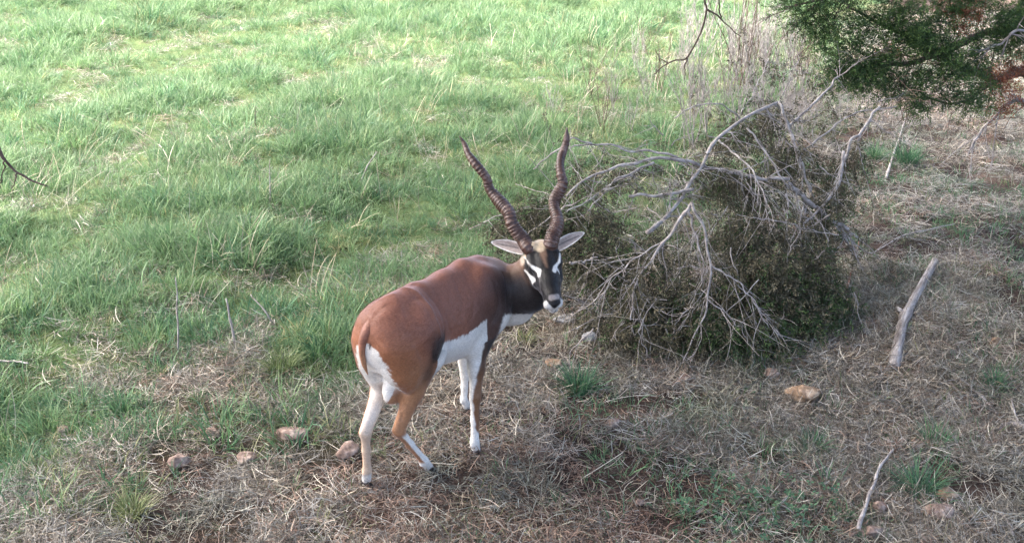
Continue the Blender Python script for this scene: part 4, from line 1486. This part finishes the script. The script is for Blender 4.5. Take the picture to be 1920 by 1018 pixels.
tuft(1085, 735, 115, M['blue_grass'], 'dense blue green grass tuft between the muzzle and the brush heap', 300, 1.0, 1)
tuft(250, 968, 95, M['olive_grass'], 'wispy green tuft in pale straw at the lower left', 90, 1.0, 2)
tuft(1725, 925, 130, M['blue_grass'], 'spreading green tuft above the broad pink stone', 130, .9, 3, .8)
tuft(1865, 728, 70, M['blue_grass'], 'green tuft near the right edge below the log', 90, 1.0, 4)
tuft(530, 700, 110, M['olive_grass'], 'yellowish green tuft at the meadow edge left of the antelope', 160, .8, 5, .8)
tuft(1755, 835, 100, M['blue_grass'], 'low green tuft to the lower right of the log', 110, .8, 6, .9)
tuft(1520, 845, 90, M['blue_grass'], 'low spreading tuft around the tiny white stone', 90, .8, 7, 1.0)
tuft(1700, 312, 90, M['blue_grass'], 'green tuft behind the brush heap on the right', 150, .9, 8)
tuft(1640, 300, 70, M['blue_grass'], 'green tuft glimpsed through the right end of the brush', 120, .9, 9)
tuft(90, 800, 150, M['grass'], 'thick green tuft at the left edge where meadow meets straw', 260, .8, 10, .7)
tuft(1820, 980, 60, M['olive_grass'], 'faint tuft right of the broad pink stone', 60, .9, 11)
tuft(985, 640, 80, M['olive_grass'], 'thin tuft below the antelope brisket', 80, .8, 12, .9)
tuft(1580, 975, 70, M['blue_grass'], 'small tuft left of the upright oval stone', 70, .8, 13, .8)
tuft(230, 770, 100, M['blue_grass'], 'soft tuft at the straw edge, left part of the verge', 130, .8, 14, .8)
tuft(620, 790, 70, M['blue_grass'], 'low tuft right above the long flat stone', 70, .8, 15, .9)

# clover patch
def clover():
    r = np.random.default_rng(5); mb = MB()
    c0 = G(1420, 965)
    for k in range(240):
        x_, y_ = c0[0] + r.normal(0, .14), c0[1] + r.normal(0, .09)
        z_ = float(ground_z(x_, y_)) + r.uniform(.02, .055)
        rr_ = r.uniform(.004, .009); a0 = r.random() * 6.28
        tilt = r.normal(0, .3, 2)
        for q in range(3):
            a = a0 + q * 2.09
            t = np.arange(6) / 6 * 6.28
            cx, cy = math.cos(a) * rr_, math.sin(a) * rr_
            px_ = cx + np.cos(t) * rr_ * .75; py_ = cy + np.sin(t) * rr_ * .75
            V = np.stack([x_ + px_, y_ + py_, z_ + px_ * tilt[0] + py_ * tilt[1] + .15 * np.hypot(px_, py_)], 1)
            V = np.vstack([V, [x_ + cx, y_ + cy, z_ + cx * tilt[0] + cy * tilt[1]]])
            mb.add(V, None, [[6, i_, (i_ + 1) % 6] for i_ in range(6)], rnd=r.random(), tpos=.5)
    o = link('clover_patch', mb.mesh('clover_patch'), M['clover'], label='low leafy clover patch at the bottom, left of the curved stick', cat='clover', kind='stuff')


clover()


# ------------------------------------------------------------------ cedar foliage
def sprays(mb, pts, dirs, r, n_tw=14, L=.085, tl=.022, w=.0062):
    """flat fronds of scale-leaf twiglets. pts Nx3, dirs Nx3"""
    N = len(pts)
    if N == 0: return
    D = dirs / (np.linalg.norm(dirs, axis=1)[:, None] + 1e-9)
    ref = r.normal(0, 1, (N, 3)); S = np.cross(D, ref); S /= np.linalg.norm(S, axis=1)[:, None] + 1e-9
    Ls = L * r.uniform(.6, 1.25, N)
    base_r = r.random(N)
    t = (np.arange(n_tw) + .6) / n_tw
    sgn = np.where(np.arange(n_tw) % 2, 1.0, -1.0)
    P0 = pts[:, None, :] + D[:, None, :] * (t[None, :, None] * Ls[:, None, None])
    dirt = D[:, None, :] * .75 + S[:, None, :] * sgn[None, :, None] * .8 + r.normal(0, .30, (N, n_tw, 3))
    dirt /= np.linalg.norm(dirt, axis=-1, keepdims=True)
    ln = tl * (1.15 - .6 * t)[None, :] * r.uniform(.7, 1.3, (N, n_tw))
    tip = P0 + dirt * ln[..., None]
    wv = np.cross(dirt, r.normal(0, 1, (N, n_tw, 3))); wv /= np.linalg.norm(wv, axis=-1, keepdims=True) + 1e-9
    wv = wv * w * .5
    mid = P0 + dirt * ln[..., None] * .55
    V = np.stack([P0, mid - wv, mid + wv, tip], 2).reshape(-1, 3)
    off = (np.arange(N * n_tw) * 4)[:, None]
    Tt = np.concatenate([np.array([[0, 1, 2]]) + off, np.array([[1, 3, 2]]) + off])
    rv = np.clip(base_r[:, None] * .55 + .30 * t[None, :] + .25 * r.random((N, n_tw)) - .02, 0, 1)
    mb.add(V, None, Tt, rnd=np.repeat(rv.ravel(), 4), tpos=np.tile([0, .5, .5, 1.0], N * n_tw))


def blob_pts(r, c, rad, n):
    d = r.normal(0, 1, (n, 3)); d /= np.linalg.norm(d, axis=1)[:, None]
    return np.asarray(c) + d * (r.random(n) ** .45)[:, None] * np.asarray(rad)


# ------------------------------------------------------------------ brush heap of cut cedar limbs
heap = link('brush_heap', None, label='heap of felled cedar limbs with grey bark and fading foliage right of the antelope', cat='brush heap', loc=G(1330, 640))
horg = np.array(heap.location)
rb = np.random.default_rng(77)


def hadd(name, mb, mat, label=None, kind=None):
    me_ = mb.mesh(name); V = np.concatenate(mb.V) - horg
    me_.vertices.foreach_set('co', V.astype(np.float32).ravel()); me_.update()
    return link(name, me_, mat, heap, label=label, kind=kind)


BR = [  # (pixel control points, world y from -> to, r0, r1, twigs)
    ([(1297, 380), (1258, 441), (1224, 480), (1196, 531), (1182, 600)], 4.45, 4.25, .011, .004, 10),
    ([(1258, 441), (1200, 480), (1145, 520), (1118, 560)], 4.42, 4.30, .006, .003, 8),
    ([(1297, 380), (1319, 430), (1330, 497), (1325, 564), (1302, 626), (1280, 682)], 4.45, 4.22, .010, .0035, 12),
    ([(1289, 396), (1313, 463), (1318, 530)], 4.46, 4.36, .007, .003, 6),
    ([(1334, 500), (1392, 536), (1442, 615)], 4.36, 4.28, .006, .003, 9),
    ([(1325, 560), (1375, 600), (1400, 640)], 4.30, 4.24, .004, .002, 6),
    ([(1062, 368), (1112, 329), (1168, 310), (1224, 298), (1280, 301), (1320, 312)], 4.75, 4.95, .007, .013, 10),
    ([(1067, 279), (1123, 268), (1185, 284), (1241, 287), (1291, 304)], 4.95, 5.00, .005, .010, 8),
    ([(1000, 318), (1040, 285), (1073, 262), (1110, 270)], 4.95, 4.95, .004, .007, 6),
    ([(1179, 368), (1220, 366), (1263, 362), (1300, 355)], 4.75, 4.80, .009, .012, 4),
    ([(1213, 436), (1258, 396), (1302, 335), (1347, 262), (1414, 212), (1459, 192)], 4.60, 5.30, .016, .009, 16),
    ([(1263, 223), (1302, 200), (1347, 198), (1375, 209), (1400, 240)], 5.20, 5.30, .004, .007, 6),
    ([(1459, 192), (1482, 240), (1500, 300), (1520, 360)], 5.30, 5.05, .012, .010, 10),
    ([(1474, 244), (1510, 208), (1549, 169), (1575, 140)], 5.40, 5.70, .011, .006, 12),
    ([(1582, 284), (1571, 346), (1532, 396), (1504, 424), (1487, 475)], 5.15, 4.85, .012, .006, 12),
    ([(1650, 200), (1620, 240), (1594, 273), (1570, 330)], 5.40, 5.20, .009, .012, 8),
    ([(1475, 345), (1510, 372), (1560, 413), (1600, 440)], 5.00, 5.05, .020, .014, 8),
    ([(1100, 400), (1140, 350), (1190, 325)], 4.70, 4.85, .004, .006, 6),
    ([(1062, 398), (1110, 372), (1150, 340), (1190, 320), (1225, 305)], 4.62, 4.85, .004, .008, 9),
    ([(1068, 492), (1095, 490), (1120, 483)], 4.62, 4.66, .010, .006, 2),
    ([(1560, 470), (1545, 500), (1585, 440)], 4.95, 5.0, .008, .005, 4),
    ([(1400, 240), (1440, 290), (1470, 345), (1475, 400)], 5.10, 4.9, .008, .006, 10),
    ([(1347, 262), (1380, 290), (1420, 330), (1440, 390)], 5.05, 4.7, .007, .004, 10),
    ([(1500, 424), (1440, 410), (1380, 405)], 4.85, 4.75, .006, .003, 6),
    ([(1560, 410), (1620, 470), (1700, 440), (1790, 420)], 5.15, 5.75, .006, .003, 8),
    ([(1390, 215), (1420, 160), (1440, 110)], 5.55, 5.8, .006, .003, 12),
    ([(1440, 240), (1470, 170), (1500, 110)], 5.6, 5.9, .006, .003, 12),
    ([(1500, 290), (1560, 240), (1600, 215), (1680, 200)], 5.35, 5.7, .008, .004, 10),
    ([(1320, 312), (1400, 330), (1480, 335)], 4.95, 5.0, .014, .012, 6),
    ([(1230, 560), (1200, 620), (1215, 670)], 4.27, 4.25, .004, .002, 6),
    ([(1410, 560), (1440, 600), (1470, 640)], 4.4, 4.3, .004, .002, 8),
    ([(990, 440), (1040, 400), (1080, 380)], 4.85, 4.8, .004, .006, 6),
    ([(880, 430), (930, 405), (990, 390), (1050, 385)], 5.0, 4.95, .003, .005, 6),
]
tw_all = []
for k, (pp, y0, y1, r0, r1, ntw) in enumerate(BR):
    mb = MB()
    ys = np.linspace(y0, y1, len(pp))
    pts = []
    for (u, v), yy in zip(pp, ys):
        q = P(u, v, yy)
        if q[2] < .02: q = gs(u, v, .015)
        pts.append(q)
    c = limb(mb, pts, r0 * .66, r1 * .66, n=26, wob=.008, sides=7, seed=k + 500, knots=.08)
    grow_twigs(mb, c, rb, int(ntw * 1.15), .22, max(.0016, min(r0, r1) * .30), depth=2, droop=-.22, spread=.7, t0=.1, collect=tw_all)
    hadd('branch', mb, M['bark_grey'])

# foliage blobs: (u, v, y, rx, ry, rz, n sprays, green?)
FB = [
    (1500, 600, 4.55, .20, .20, .16, 520, 1), (1560, 620, 4.65, .15, .18, .11, 260, 1), (1420, 630, 4.45, .20, .16, .12, 380, 1),
    (1330, 645, 4.42, .20, .14, .10, 330, 0), (1250, 640, 4.42, .16, .14, .10, 260, 0), (1185, 620, 4.45, .12, .12, .10, 150, 0),
    (1440, 520, 4.65, .18, .20, .16, 380, 0), (1520, 500, 4.80, .14, .18, .14, 230, 0), (1380, 450, 4.85, .17, .16, .15, 240, 0),
    (1400, 360, 5.05, .18, .16, .16, 260, 0), (1480, 300, 5.20, .17, .14, .12, 170, 0), (1345, 330, 5.0, .15, .12, .12, 150, 0),
    (1370, 250, 5.25, .16, .10, .10, 120, 0), (1430, 225, 5.35, .12, .10, .08, 90, 0),
    (1000, 400, 4.95, .14, .12, .12, 190, 0), (950, 430, 5.0, .12, .12, .08, 140, 0), (1050, 420, 4.9, .13, .12, .14, 210, 0),
    (1120, 420, 4.85, .14, .12, .12, 170, 0), (1140, 500, 4.75, .15, .14, .12, 200, 0), (1080, 480, 4.80, .12, .12, .10, 160, 0),
    (1200, 560, 4.60, .16, .14, .12, 200, 0), (1240, 480, 4.75, .16, .14, .14, 180, 0), (1300, 560, 4.60, .16, .16, .12, 230, 0),
    (1350, 620, 4.35, .16, .10, .08, 160, 1), (1450, 650, 4.35, .16, .10, .07, 150, 1), (1160, 330, 5.0, .14, .08, .06, 60, 0),
    (1560, 330, 5.25, .12, .12, .12, 90, 0), (1600, 300, 5.3, .10, .10, .10, 60, 0), (1530, 430, 5.0, .12, .14, .12, 120, 0),
    (1220, 660, 4.35, .14, .10, .06, 130, 0), (1090, 340, 4.95, .10, .08, .07, 60, 0), (1640, 620, 4.85, .08, .1, .05, 40, 0),
    (1660, 500, 5.3, .09, .1, .07, 50, 0), (1150, 650, 4.42, .12, .12, .06, 110, 0), (1105, 600, 4.6, .09, .1, .07, 60, 0), (1280, 680, 4.30, .14, .08, .05, 110, 0), (1400, 665, 4.30, .16, .08, .05, 120, 1), (1580, 655, 4.5, .10, .1, .06, 80, 1), (1540, 560, 4.7, .16, .16, .12, 260, 1), (1470, 570, 4.6, .18, .16, .14, 260, 0), (1380, 540, 4.6, .18, .16, .14, 220, 0), (1560, 380, 5.1, .12, .14, .14, 120, 0), (1440, 440, 4.9, .16, .14, .14, 180, 0),
]
mbg, mbd = MB(), MB()
for (u, v, yy, rx, ry, rz, n_, gr) in FB:
    c = P(u, v, yy)
    p = blob_pts(rb, c, (rx, ry, rz), int(n_ * (2.2 if v > 480 else 1.35)))
    # lumpy: pull towards a few sub-centres
    sub = blob_pts(rb, c, (rx, ry, rz), 14)
    kk = rb.integers(0, 14, len(p)); p = p * .7 + sub[kk] * .3 + rb.normal(0, .035, p.shape)
    p = p[p[:, 2] > .012]
    d = rb.normal(0, .5, (len(p), 3)) + np.array([0, -.25, -.75]) + (p - c) / max(rx, .1) * .35
    if gr:
        m_ = rb.random(len(p)) < .5
        sprays(mbg, p[m_], d[m_], rb, 11, .085, .026); sprays(mbd, p[~m_], d[~m_], rb, 11, .085, .026)
    else:
        m_ = rb.random(len(p)) < .15
        sprays(mbg, p[m_], d[m_], rb, 10, .08, .024); sprays(mbd, p[~m_], d[~m_], rb, 10, .085, .024)
# leaf along the twigs as well
tp_, td_ = [], []
for c in tw_all:
    if rb.random() < .35 and c[0][2] > .05:
        for i_ in (3, 5, 6):
            tp_.append(c[i_]); td_.append(c[i_] - c[i_ - 1] + rb.normal(0, .01, 3) + np.array([0, 0, -.01]))
sprays(mbd, np.array(tp_), np.array(td_), rb, 10, .05, .015)
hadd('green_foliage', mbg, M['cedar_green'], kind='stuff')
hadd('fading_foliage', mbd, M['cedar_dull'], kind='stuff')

# fine bare twiggery inside the heap
mb = MB()
for k in range(110):
    u = rb.uniform(1030, 1600); v = rb.uniform(250, 660)
    if (u - 1330) ** 2 / 330 ** 2 + (v - 450) ** 2 / 230 ** 2 > 1: continue
    yy = np.interp(v, [250, 450, 660], [5.2, 4.75, 4.3]) + rb.normal(0, .08)
    p0 = P(u, v, yy)
    if p0[2] < .03: continue
    d = rb.normal(0, 1, 3); d[2] -= .4; d /= np.linalg.norm(d); L_t = rb.uniform(.10, .30)
    t = np.linspace(0, 1, 8)[:, None]
    c = p0 + d * L_t * t + rb.normal(0, .4, 3) * L_t * t * t * .5 + np.cumsum(rb.normal(0, .004, (8, 3)), 0)
    c[:, 2] = np.maximum(c[:, 2], .008)
    tube(mb, c, np.linspace(.0030, .0012, 8), 4, caps=False)
    grow_twigs(mb, c, rb, 3, .10, .0014, 1, -.1, .7)
hadd('bare_twigs', mb, M['bark_grey'], kind='stuff')

# ------------------------------------------------------------------ living cedar tree at the top right
TX, TY = 4.15, 6.9
tree = link('cedar_tree', None, label='living cedar tree with dark green boughs hanging in from the top right corner', cat='tree', loc=(TX, TY, 0))
torg = np.array([TX, TY, 0.0]); rt_ = np.random.default_rng(99)


def tadd(name, mb, mat, label=None, kind=None):
    me_ = mb.mesh(name); V = np.concatenate(mb.V) - torg
    me_.vertices.foreach_set('co', V.astype(np.float32).ravel()); me_.update()
    return link(name, me_, mat, tree, label=label, kind=kind)


mb = MB()
limb(mb, [(TX, TY, -.05), (TX - .05, TY, .9), (TX + .05, TY + .05, 2.0), (TX, TY, 3.4), (TX, TY, 4.3)], .15, .03, 30, .02, 16, 3, .06)
tadd('trunk', mb, M['bark_red'])
tw2 = []
LB = [
    ([(TX, TY, 1.2), P(1980, 110, 6.6), P(1880, 140, 6.4), P(1810, 128, 6.2), P(1720, 80, 6.1), P(1590, 15, 6.0)], .045, .006, 14, 'bark_dark'),
    ([(TX, TY, .9), P(1990, 170, 6.5), P(1900, 130, 6.3), P(1800, 196, 6.1), P(1720, 170, 6.0)], .020, .004, 12, 'bark_dark'),
    ([(TX, TY, 1.5), P(1980, 40, 6.5), P(1850, 60, 6.2), P(1740, 110, 6.0), P(1640, 125, 5.9), P(1560, 140, 5.85)], .035, .004, 16, 'bark_dark'),
    ([(TX, TY, 1.8), P(1900, -60, 6.3), P(1750, -30, 6.1), P(1600, -10, 6.0), P(1490, 10, 5.9)], .035, .004, 14, 'bark_dark'),
    ([(TX, TY, 2.4), P(1950, -260, 6.2), P(1750, -180, 6.0), P(1560, -80, 5.8)], .035, .004, 14, 'bark_dark'),
    ([(TX, TY, .8), P(2000, 230, 6.4), P(1900, 190, 6.3), P(1850, 240, 6.2), P(1815, 290, 6.15)], .02, .003, 8, 'bark_grey'),
    ([(TX, TY, 1.0), P(1960, 60, 6.1), P(1905, 55, 5.9), P(1870, 85, 5.9), P(1815, 95, 5.9)], .012, .003, 7, 'bark_grey'),
    ([(TX, TY, 2.9), (TX - .9, TY + .2, 3.0), (TX - 1.7, TY + .1, 2.7)], .03, .006, 14, 'bark_dark'),
    ([(TX, TY, 2.6), (TX + .9, TY + .3, 2.9), (TX + 1.6, TY + .4, 2.6)], .03, .006, 14, 'bark_dark'),
    ([(TX, TY, 1.5), (TX + .9, TY - .4, 1.6), (TX + 1.7, TY - .6, 1.4)], .03, .006, 14, 'bark_dark'),
    ([(TX, TY, 1.6), (TX - .2, TY + 1.0, 1.8), (TX - .4, TY + 1.8, 1.6)], .03, .006, 14, 'bark_dark'),
    ([(TX, TY, 3.2), (TX + .2, TY - .9, 3.2), (TX + .1, TY - 1.6, 2.7)], .03, .006, 14, 'bark_dark'),
]
for k, (pp, r0, r1, ntw, mt) in enumerate(LB):
    mb = MB()
    c = limb(mb, [np.array(p, float) for p in pp], r0, r1, 34, .012, 8, 900 + k, .06)
    grow_twigs(mb, c, rt_, ntw, .34, .004, depth=2, droop=-.05, spread=.7, t0=.3, collect=tw2)
    tadd('limb', mb, M[mt])
TB = [  # u, v, y, r, n
    (1500, 5, 5.9, .11, 120), (1530, 45, 5.9, .09, 120), (1560, 70, 5.9, .10, 150), (1600, 95, 5.9, .12, 200), (1585, 130, 5.85, .10, 150), (1560, 145, 5.85, .07, 90),
    (1640, 40, 6.0, .10, 120), (1660, 110, 5.9, .10, 140), (1690, 40, 5.9, .12, 200), (1720, 90, 5.9, .13, 200), (1755, 60, 6.0, .13, 220), (1640, 150, 5.85, .09, 120),
    (1700, 150, 5.9, .12, 200), (1760, 130, 5.9, .13, 220), (1740, 175, 5.9, .10, 150), (1800, 100, 6.0, .12, 180), (1810, 170, 6.0, .10, 130), (1850, 30, 6.1, .13, 180),
    (1900, 20, 6.2, .14, 180), (1880, 80, 6.2, .12, 140), (1915, 60, 6.2, .12, 100), (1600, -10, 6.0, .12, 130), (1680, -20, 6.0, .14, 160), (1780, -10, 6.1, .15, 200),
    (1540, 0, 6.0, .09, 90), (1845, 150, 6.1, .08, 60), (1950, 0, 6.2, .2, 260), (1860, 190, 6.2, .06, 30),
    (1550, -80, 5.9, .18, 260), (1700, -130, 6.0, .22, 330), (1850, -130, 6.1, .24, 350), (1950, -250, 6.2, .3, 400), (1780, -270, 6.1, .25, 330),
]
mb = MB()
for (u, v, yy, r_, n_) in TB:
    c = P(u, v, yy)
    sub = blob_pts(rt_, c, (r_, r_ * 1.2, r_ * .8), 7)
    n2 = int(n_ * 1.6)
    p = sub[rt_.integers(0, 7, n2)] + rt_.normal(0, .035, (n2, 3))
    d = rt_.normal(0, .55, (len(p), 3)) + np.array([-.25, -.15, .1]) + (p - c) / r_ * .5
    sprays(mb, p, d, rt_, 14, .075, .021, .0042)
for (x_, y_, z_, r_, n_) in [(TX - 1.5, TY, 2.8, .5, 500), (TX + 1.4, TY + .3, 2.6, .5, 500), (TX + 1.4, TY - .5, 1.5, .5, 500), (TX - .3, TY + 1.5, 1.7, .5, 500),
                             (TX, TY - 1.3, 2.8, .5, 500), (TX, TY, 3.9, .6, 700), (TX - .6, TY, 3.3, .6, 500), (TX + .7, TY, 3.4, .6, 500), (TX + .3, TY - .8, 2.2, .5, 400)]:
    p = blob_pts(rt_, (x_, y_, z_), (r_, r_, r_), n_)
    d = rt_.normal(0, .6, (len(p), 3)) + (p - np.array([x_, y_, z_])) / r_ * .5
    sprays(mb, p, d, rt_, 12, .11, .032, .007)
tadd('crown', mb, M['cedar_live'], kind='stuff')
mb = MB()
for (u, v, yy, r_, n_) in [(1780, 22, 6.05, .10, 110), (1800, 50, 6.05, .06, 60), (1865, 150, 6.25, .10, 70), (1890, 165, 6.3, .10, 70), (1910, 185, 6.3, .08, 50), (1675, 95, 6.2, .04, 30), (1850, 125, 6.2, .07, 40), (1900, 130, 6.1, .10, 120), (1880, 200, 6.1, .07, 60), (1820, 20, 6.0, .08, 60)]:  # a small clump here stands in for orange light in a foliage gap
    c = P(u, v, yy); p = blob_pts(rt_, c, (r_, r_, r_ * .8), n_)
    sprays(mb, p, rt_.normal(0, 1, (n_, 3)) + np.array([0, 0, -.3]), rt_, 10, .07, .020, .004)
tadd('dead_foliage_and_gap_light', mb, M['cedar_rust'], label='rust brown dead foliage, one clump standing for orange light in a gap', kind='stuff')

# ------------------------------------------------------------------ hanging twigs of the tree the picture is taken under
def hanging(name, segs, r0, label, seed):
    mb = MB()
    for (pp, ra, rb_) in segs:
        limb(mb, [P(*p) for p in pp], ra, rb_, 22, .003, 6, seed, .08); seed += 1
    V = np.concatenate(mb.V); o = V[np.argmax(V[:, 2])].copy()
    me_ = mb.mesh(name); me_.vertices.foreach_set('co', (V - o).astype(np.float32).ravel()); me_.update()
    link(name, me_, M['bark_dark'], label=label, cat='twig', group='bare twigs hanging into the frame', loc=o)


hanging('hanging_twig', [
    ([(1318, -60, 3.0), (1322, 0, 3.0), (1325, 18, 3.0), (1313, 62, 3.0), (1291, 107, 3.0), (1265, 112, 3.0), (1240, 128, 3.0), (1226, 140, 3.0)], .0036, .0013),
    ([(1325, 18, 3.0), (1345, 30, 3.0), (1365, 48, 3.0), (1390, 70, 3.0)], .0028, .0012),
    ([(1352, 34, 3.0), (1348, 10, 2.98), (1350, -30, 2.95)], .0020, .0016),
    ([(1289, 108, 3.0), (1284, 130, 3.0), (1283, 150, 3.0)], .0022, .0010),
    ([(1252, 120, 3.0), (1236, 108, 3.0), (1230, 94, 3.0)], .0018, .0009),
    ([(1240, 114, 3.0), (1233, 112, 3.0)], .0012, .0008)], 0, 'thin bare forked twig hanging down from the top edge above the heap', 40)
hanging('hanging_twig', [
    ([(-60, 230, 2.6), (-10, 270, 2.6), (8, 300, 2.6), (30, 322, 2.6), (60, 338, 2.6), (90, 350, 2.6)], .0050, .0016),
    ([(8, 303, 2.6), (4, 335, 2.6), (-4, 360, 2.6)], .0018, .0010),
    ([(32, 324, 2.6), (28, 342, 2.6), (20, 354, 2.6)], .0020, .0010)], 0, 'dark bare twig reaching in from the left edge', 60)

# ------------------------------------------------------------------ the tree overhead, which the twigs hang from and whose unseen crown is shaped to shade the verge
oak = link('shade_tree', None, label='spreading tree standing unseen beside the viewpoint, its bare twigs hanging over the verge', cat='tree', loc=(1.9, -1.6, 0))
oorg = np.array([1.9, -1.6, 0.0]); ro = np.random.default_rng(303)


def oadd(name, mb, mat, kind=None):
    me_ = mb.mesh(name); V = np.concatenate(mb.V) - oorg
    me_.vertices.foreach_set('co', V.astype(np.float32).ravel()); me_.update()
    return link(name, me_, mat, oak, kind=kind)


mb = MB(); limb(mb, [(1.9, -1.6, -.1), (1.85, -1.5, 1.5), (1.6, -1.2, 3.2), (1.2, -.8, 4.8), (.8, -.3, 6.2)], .24, .10, 30, .02, 16, 1, .04)
oadd('trunk', mb, M['bark_dark'])
CROWN_C = np.array([-2.0, 3.6, 6.2]); CROWN_R = np.array([7.6, 7.2, 1.3])
for k in range(15):
    a = k / 15 * 6.28 + ro.normal(0, .15); q = ro.uniform(.55, .95)
    e_ = CROWN_C + np.array([math.cos(a) * q, math.sin(a) * q, ro.uniform(-.3, .5)]) * CROWN_R
    s0 = np.array([1.55, -1.15, 3.4]) if k % 2 else np.array([1.1, -.7, 5.0])
    mb = MB(); limb(mb, [s0, s0 * .6 + e_ * .4 + np.array([0, 0, .5]), e_], .08, .015, 24, .03, 8, 40 + k, .06)
    oadd('limb', mb, M['bark_dark'])
top1 = P(1318, -60, 3.0); top2 = P(-60, 230, 2.6)
mb = MB(); limb(mb, [(1.55, -1.15, 3.4), (1.2, .9, 4.0), (.95, 2.4, 3.4), top1 + np.array([.02, 0, .5]), top1], .05, .0052, 30, .01, 8, 70, .05)
limb(mb, [(1.55, -1.15, 3.4), (-.4, .6, 4.2), (-1.6, 2.0, 3.4), top2 + np.array([-.25, -.05, .5]), top2], .05, .0052, 30, .01, 8, 71, .05)
oadd('low_bough', mb, M['bark_dark'])
mb = MB()
N_ = 52000
d = ro.normal(0, 1, (N_, 3)); d /= np.linalg.norm(d, axis=1)[:, None]
p = CROWN_C + d * (ro.random(N_) ** .4)[:, None] * CROWN_R
p = p[fbm(p[:, 0] * .9, p[:, 1] * .9, 77) > .34]
n1 = ro.normal(0, 1, p.shape); n1[:, 2] *= .4; n1 /= np.linalg.norm(n1, axis=1)[:, None]
n2_ = np.cross(n1, ro.normal(0, 1, p.shape)); n2_ /= np.linalg.norm(n2_, axis=1)[:, None]
L_ = ro.uniform(.08, .14, len(p))[:, None]
V = np.stack([p - n1 * L_, p + n2_ * L_ * .42, p + n1 * L_, p - n2_ * L_ * .42], 1).reshape(-1, 3)
off = (np.arange(len(p)) * 4)[:, None]
mb.add(V, np.array([[0, 1, 2, 3]]) + off, None, rnd=np.repeat(ro.random(len(p)), 4), tpos=.5)
oadd('crown', mb, M['oak_leaf'], kind='stuff')
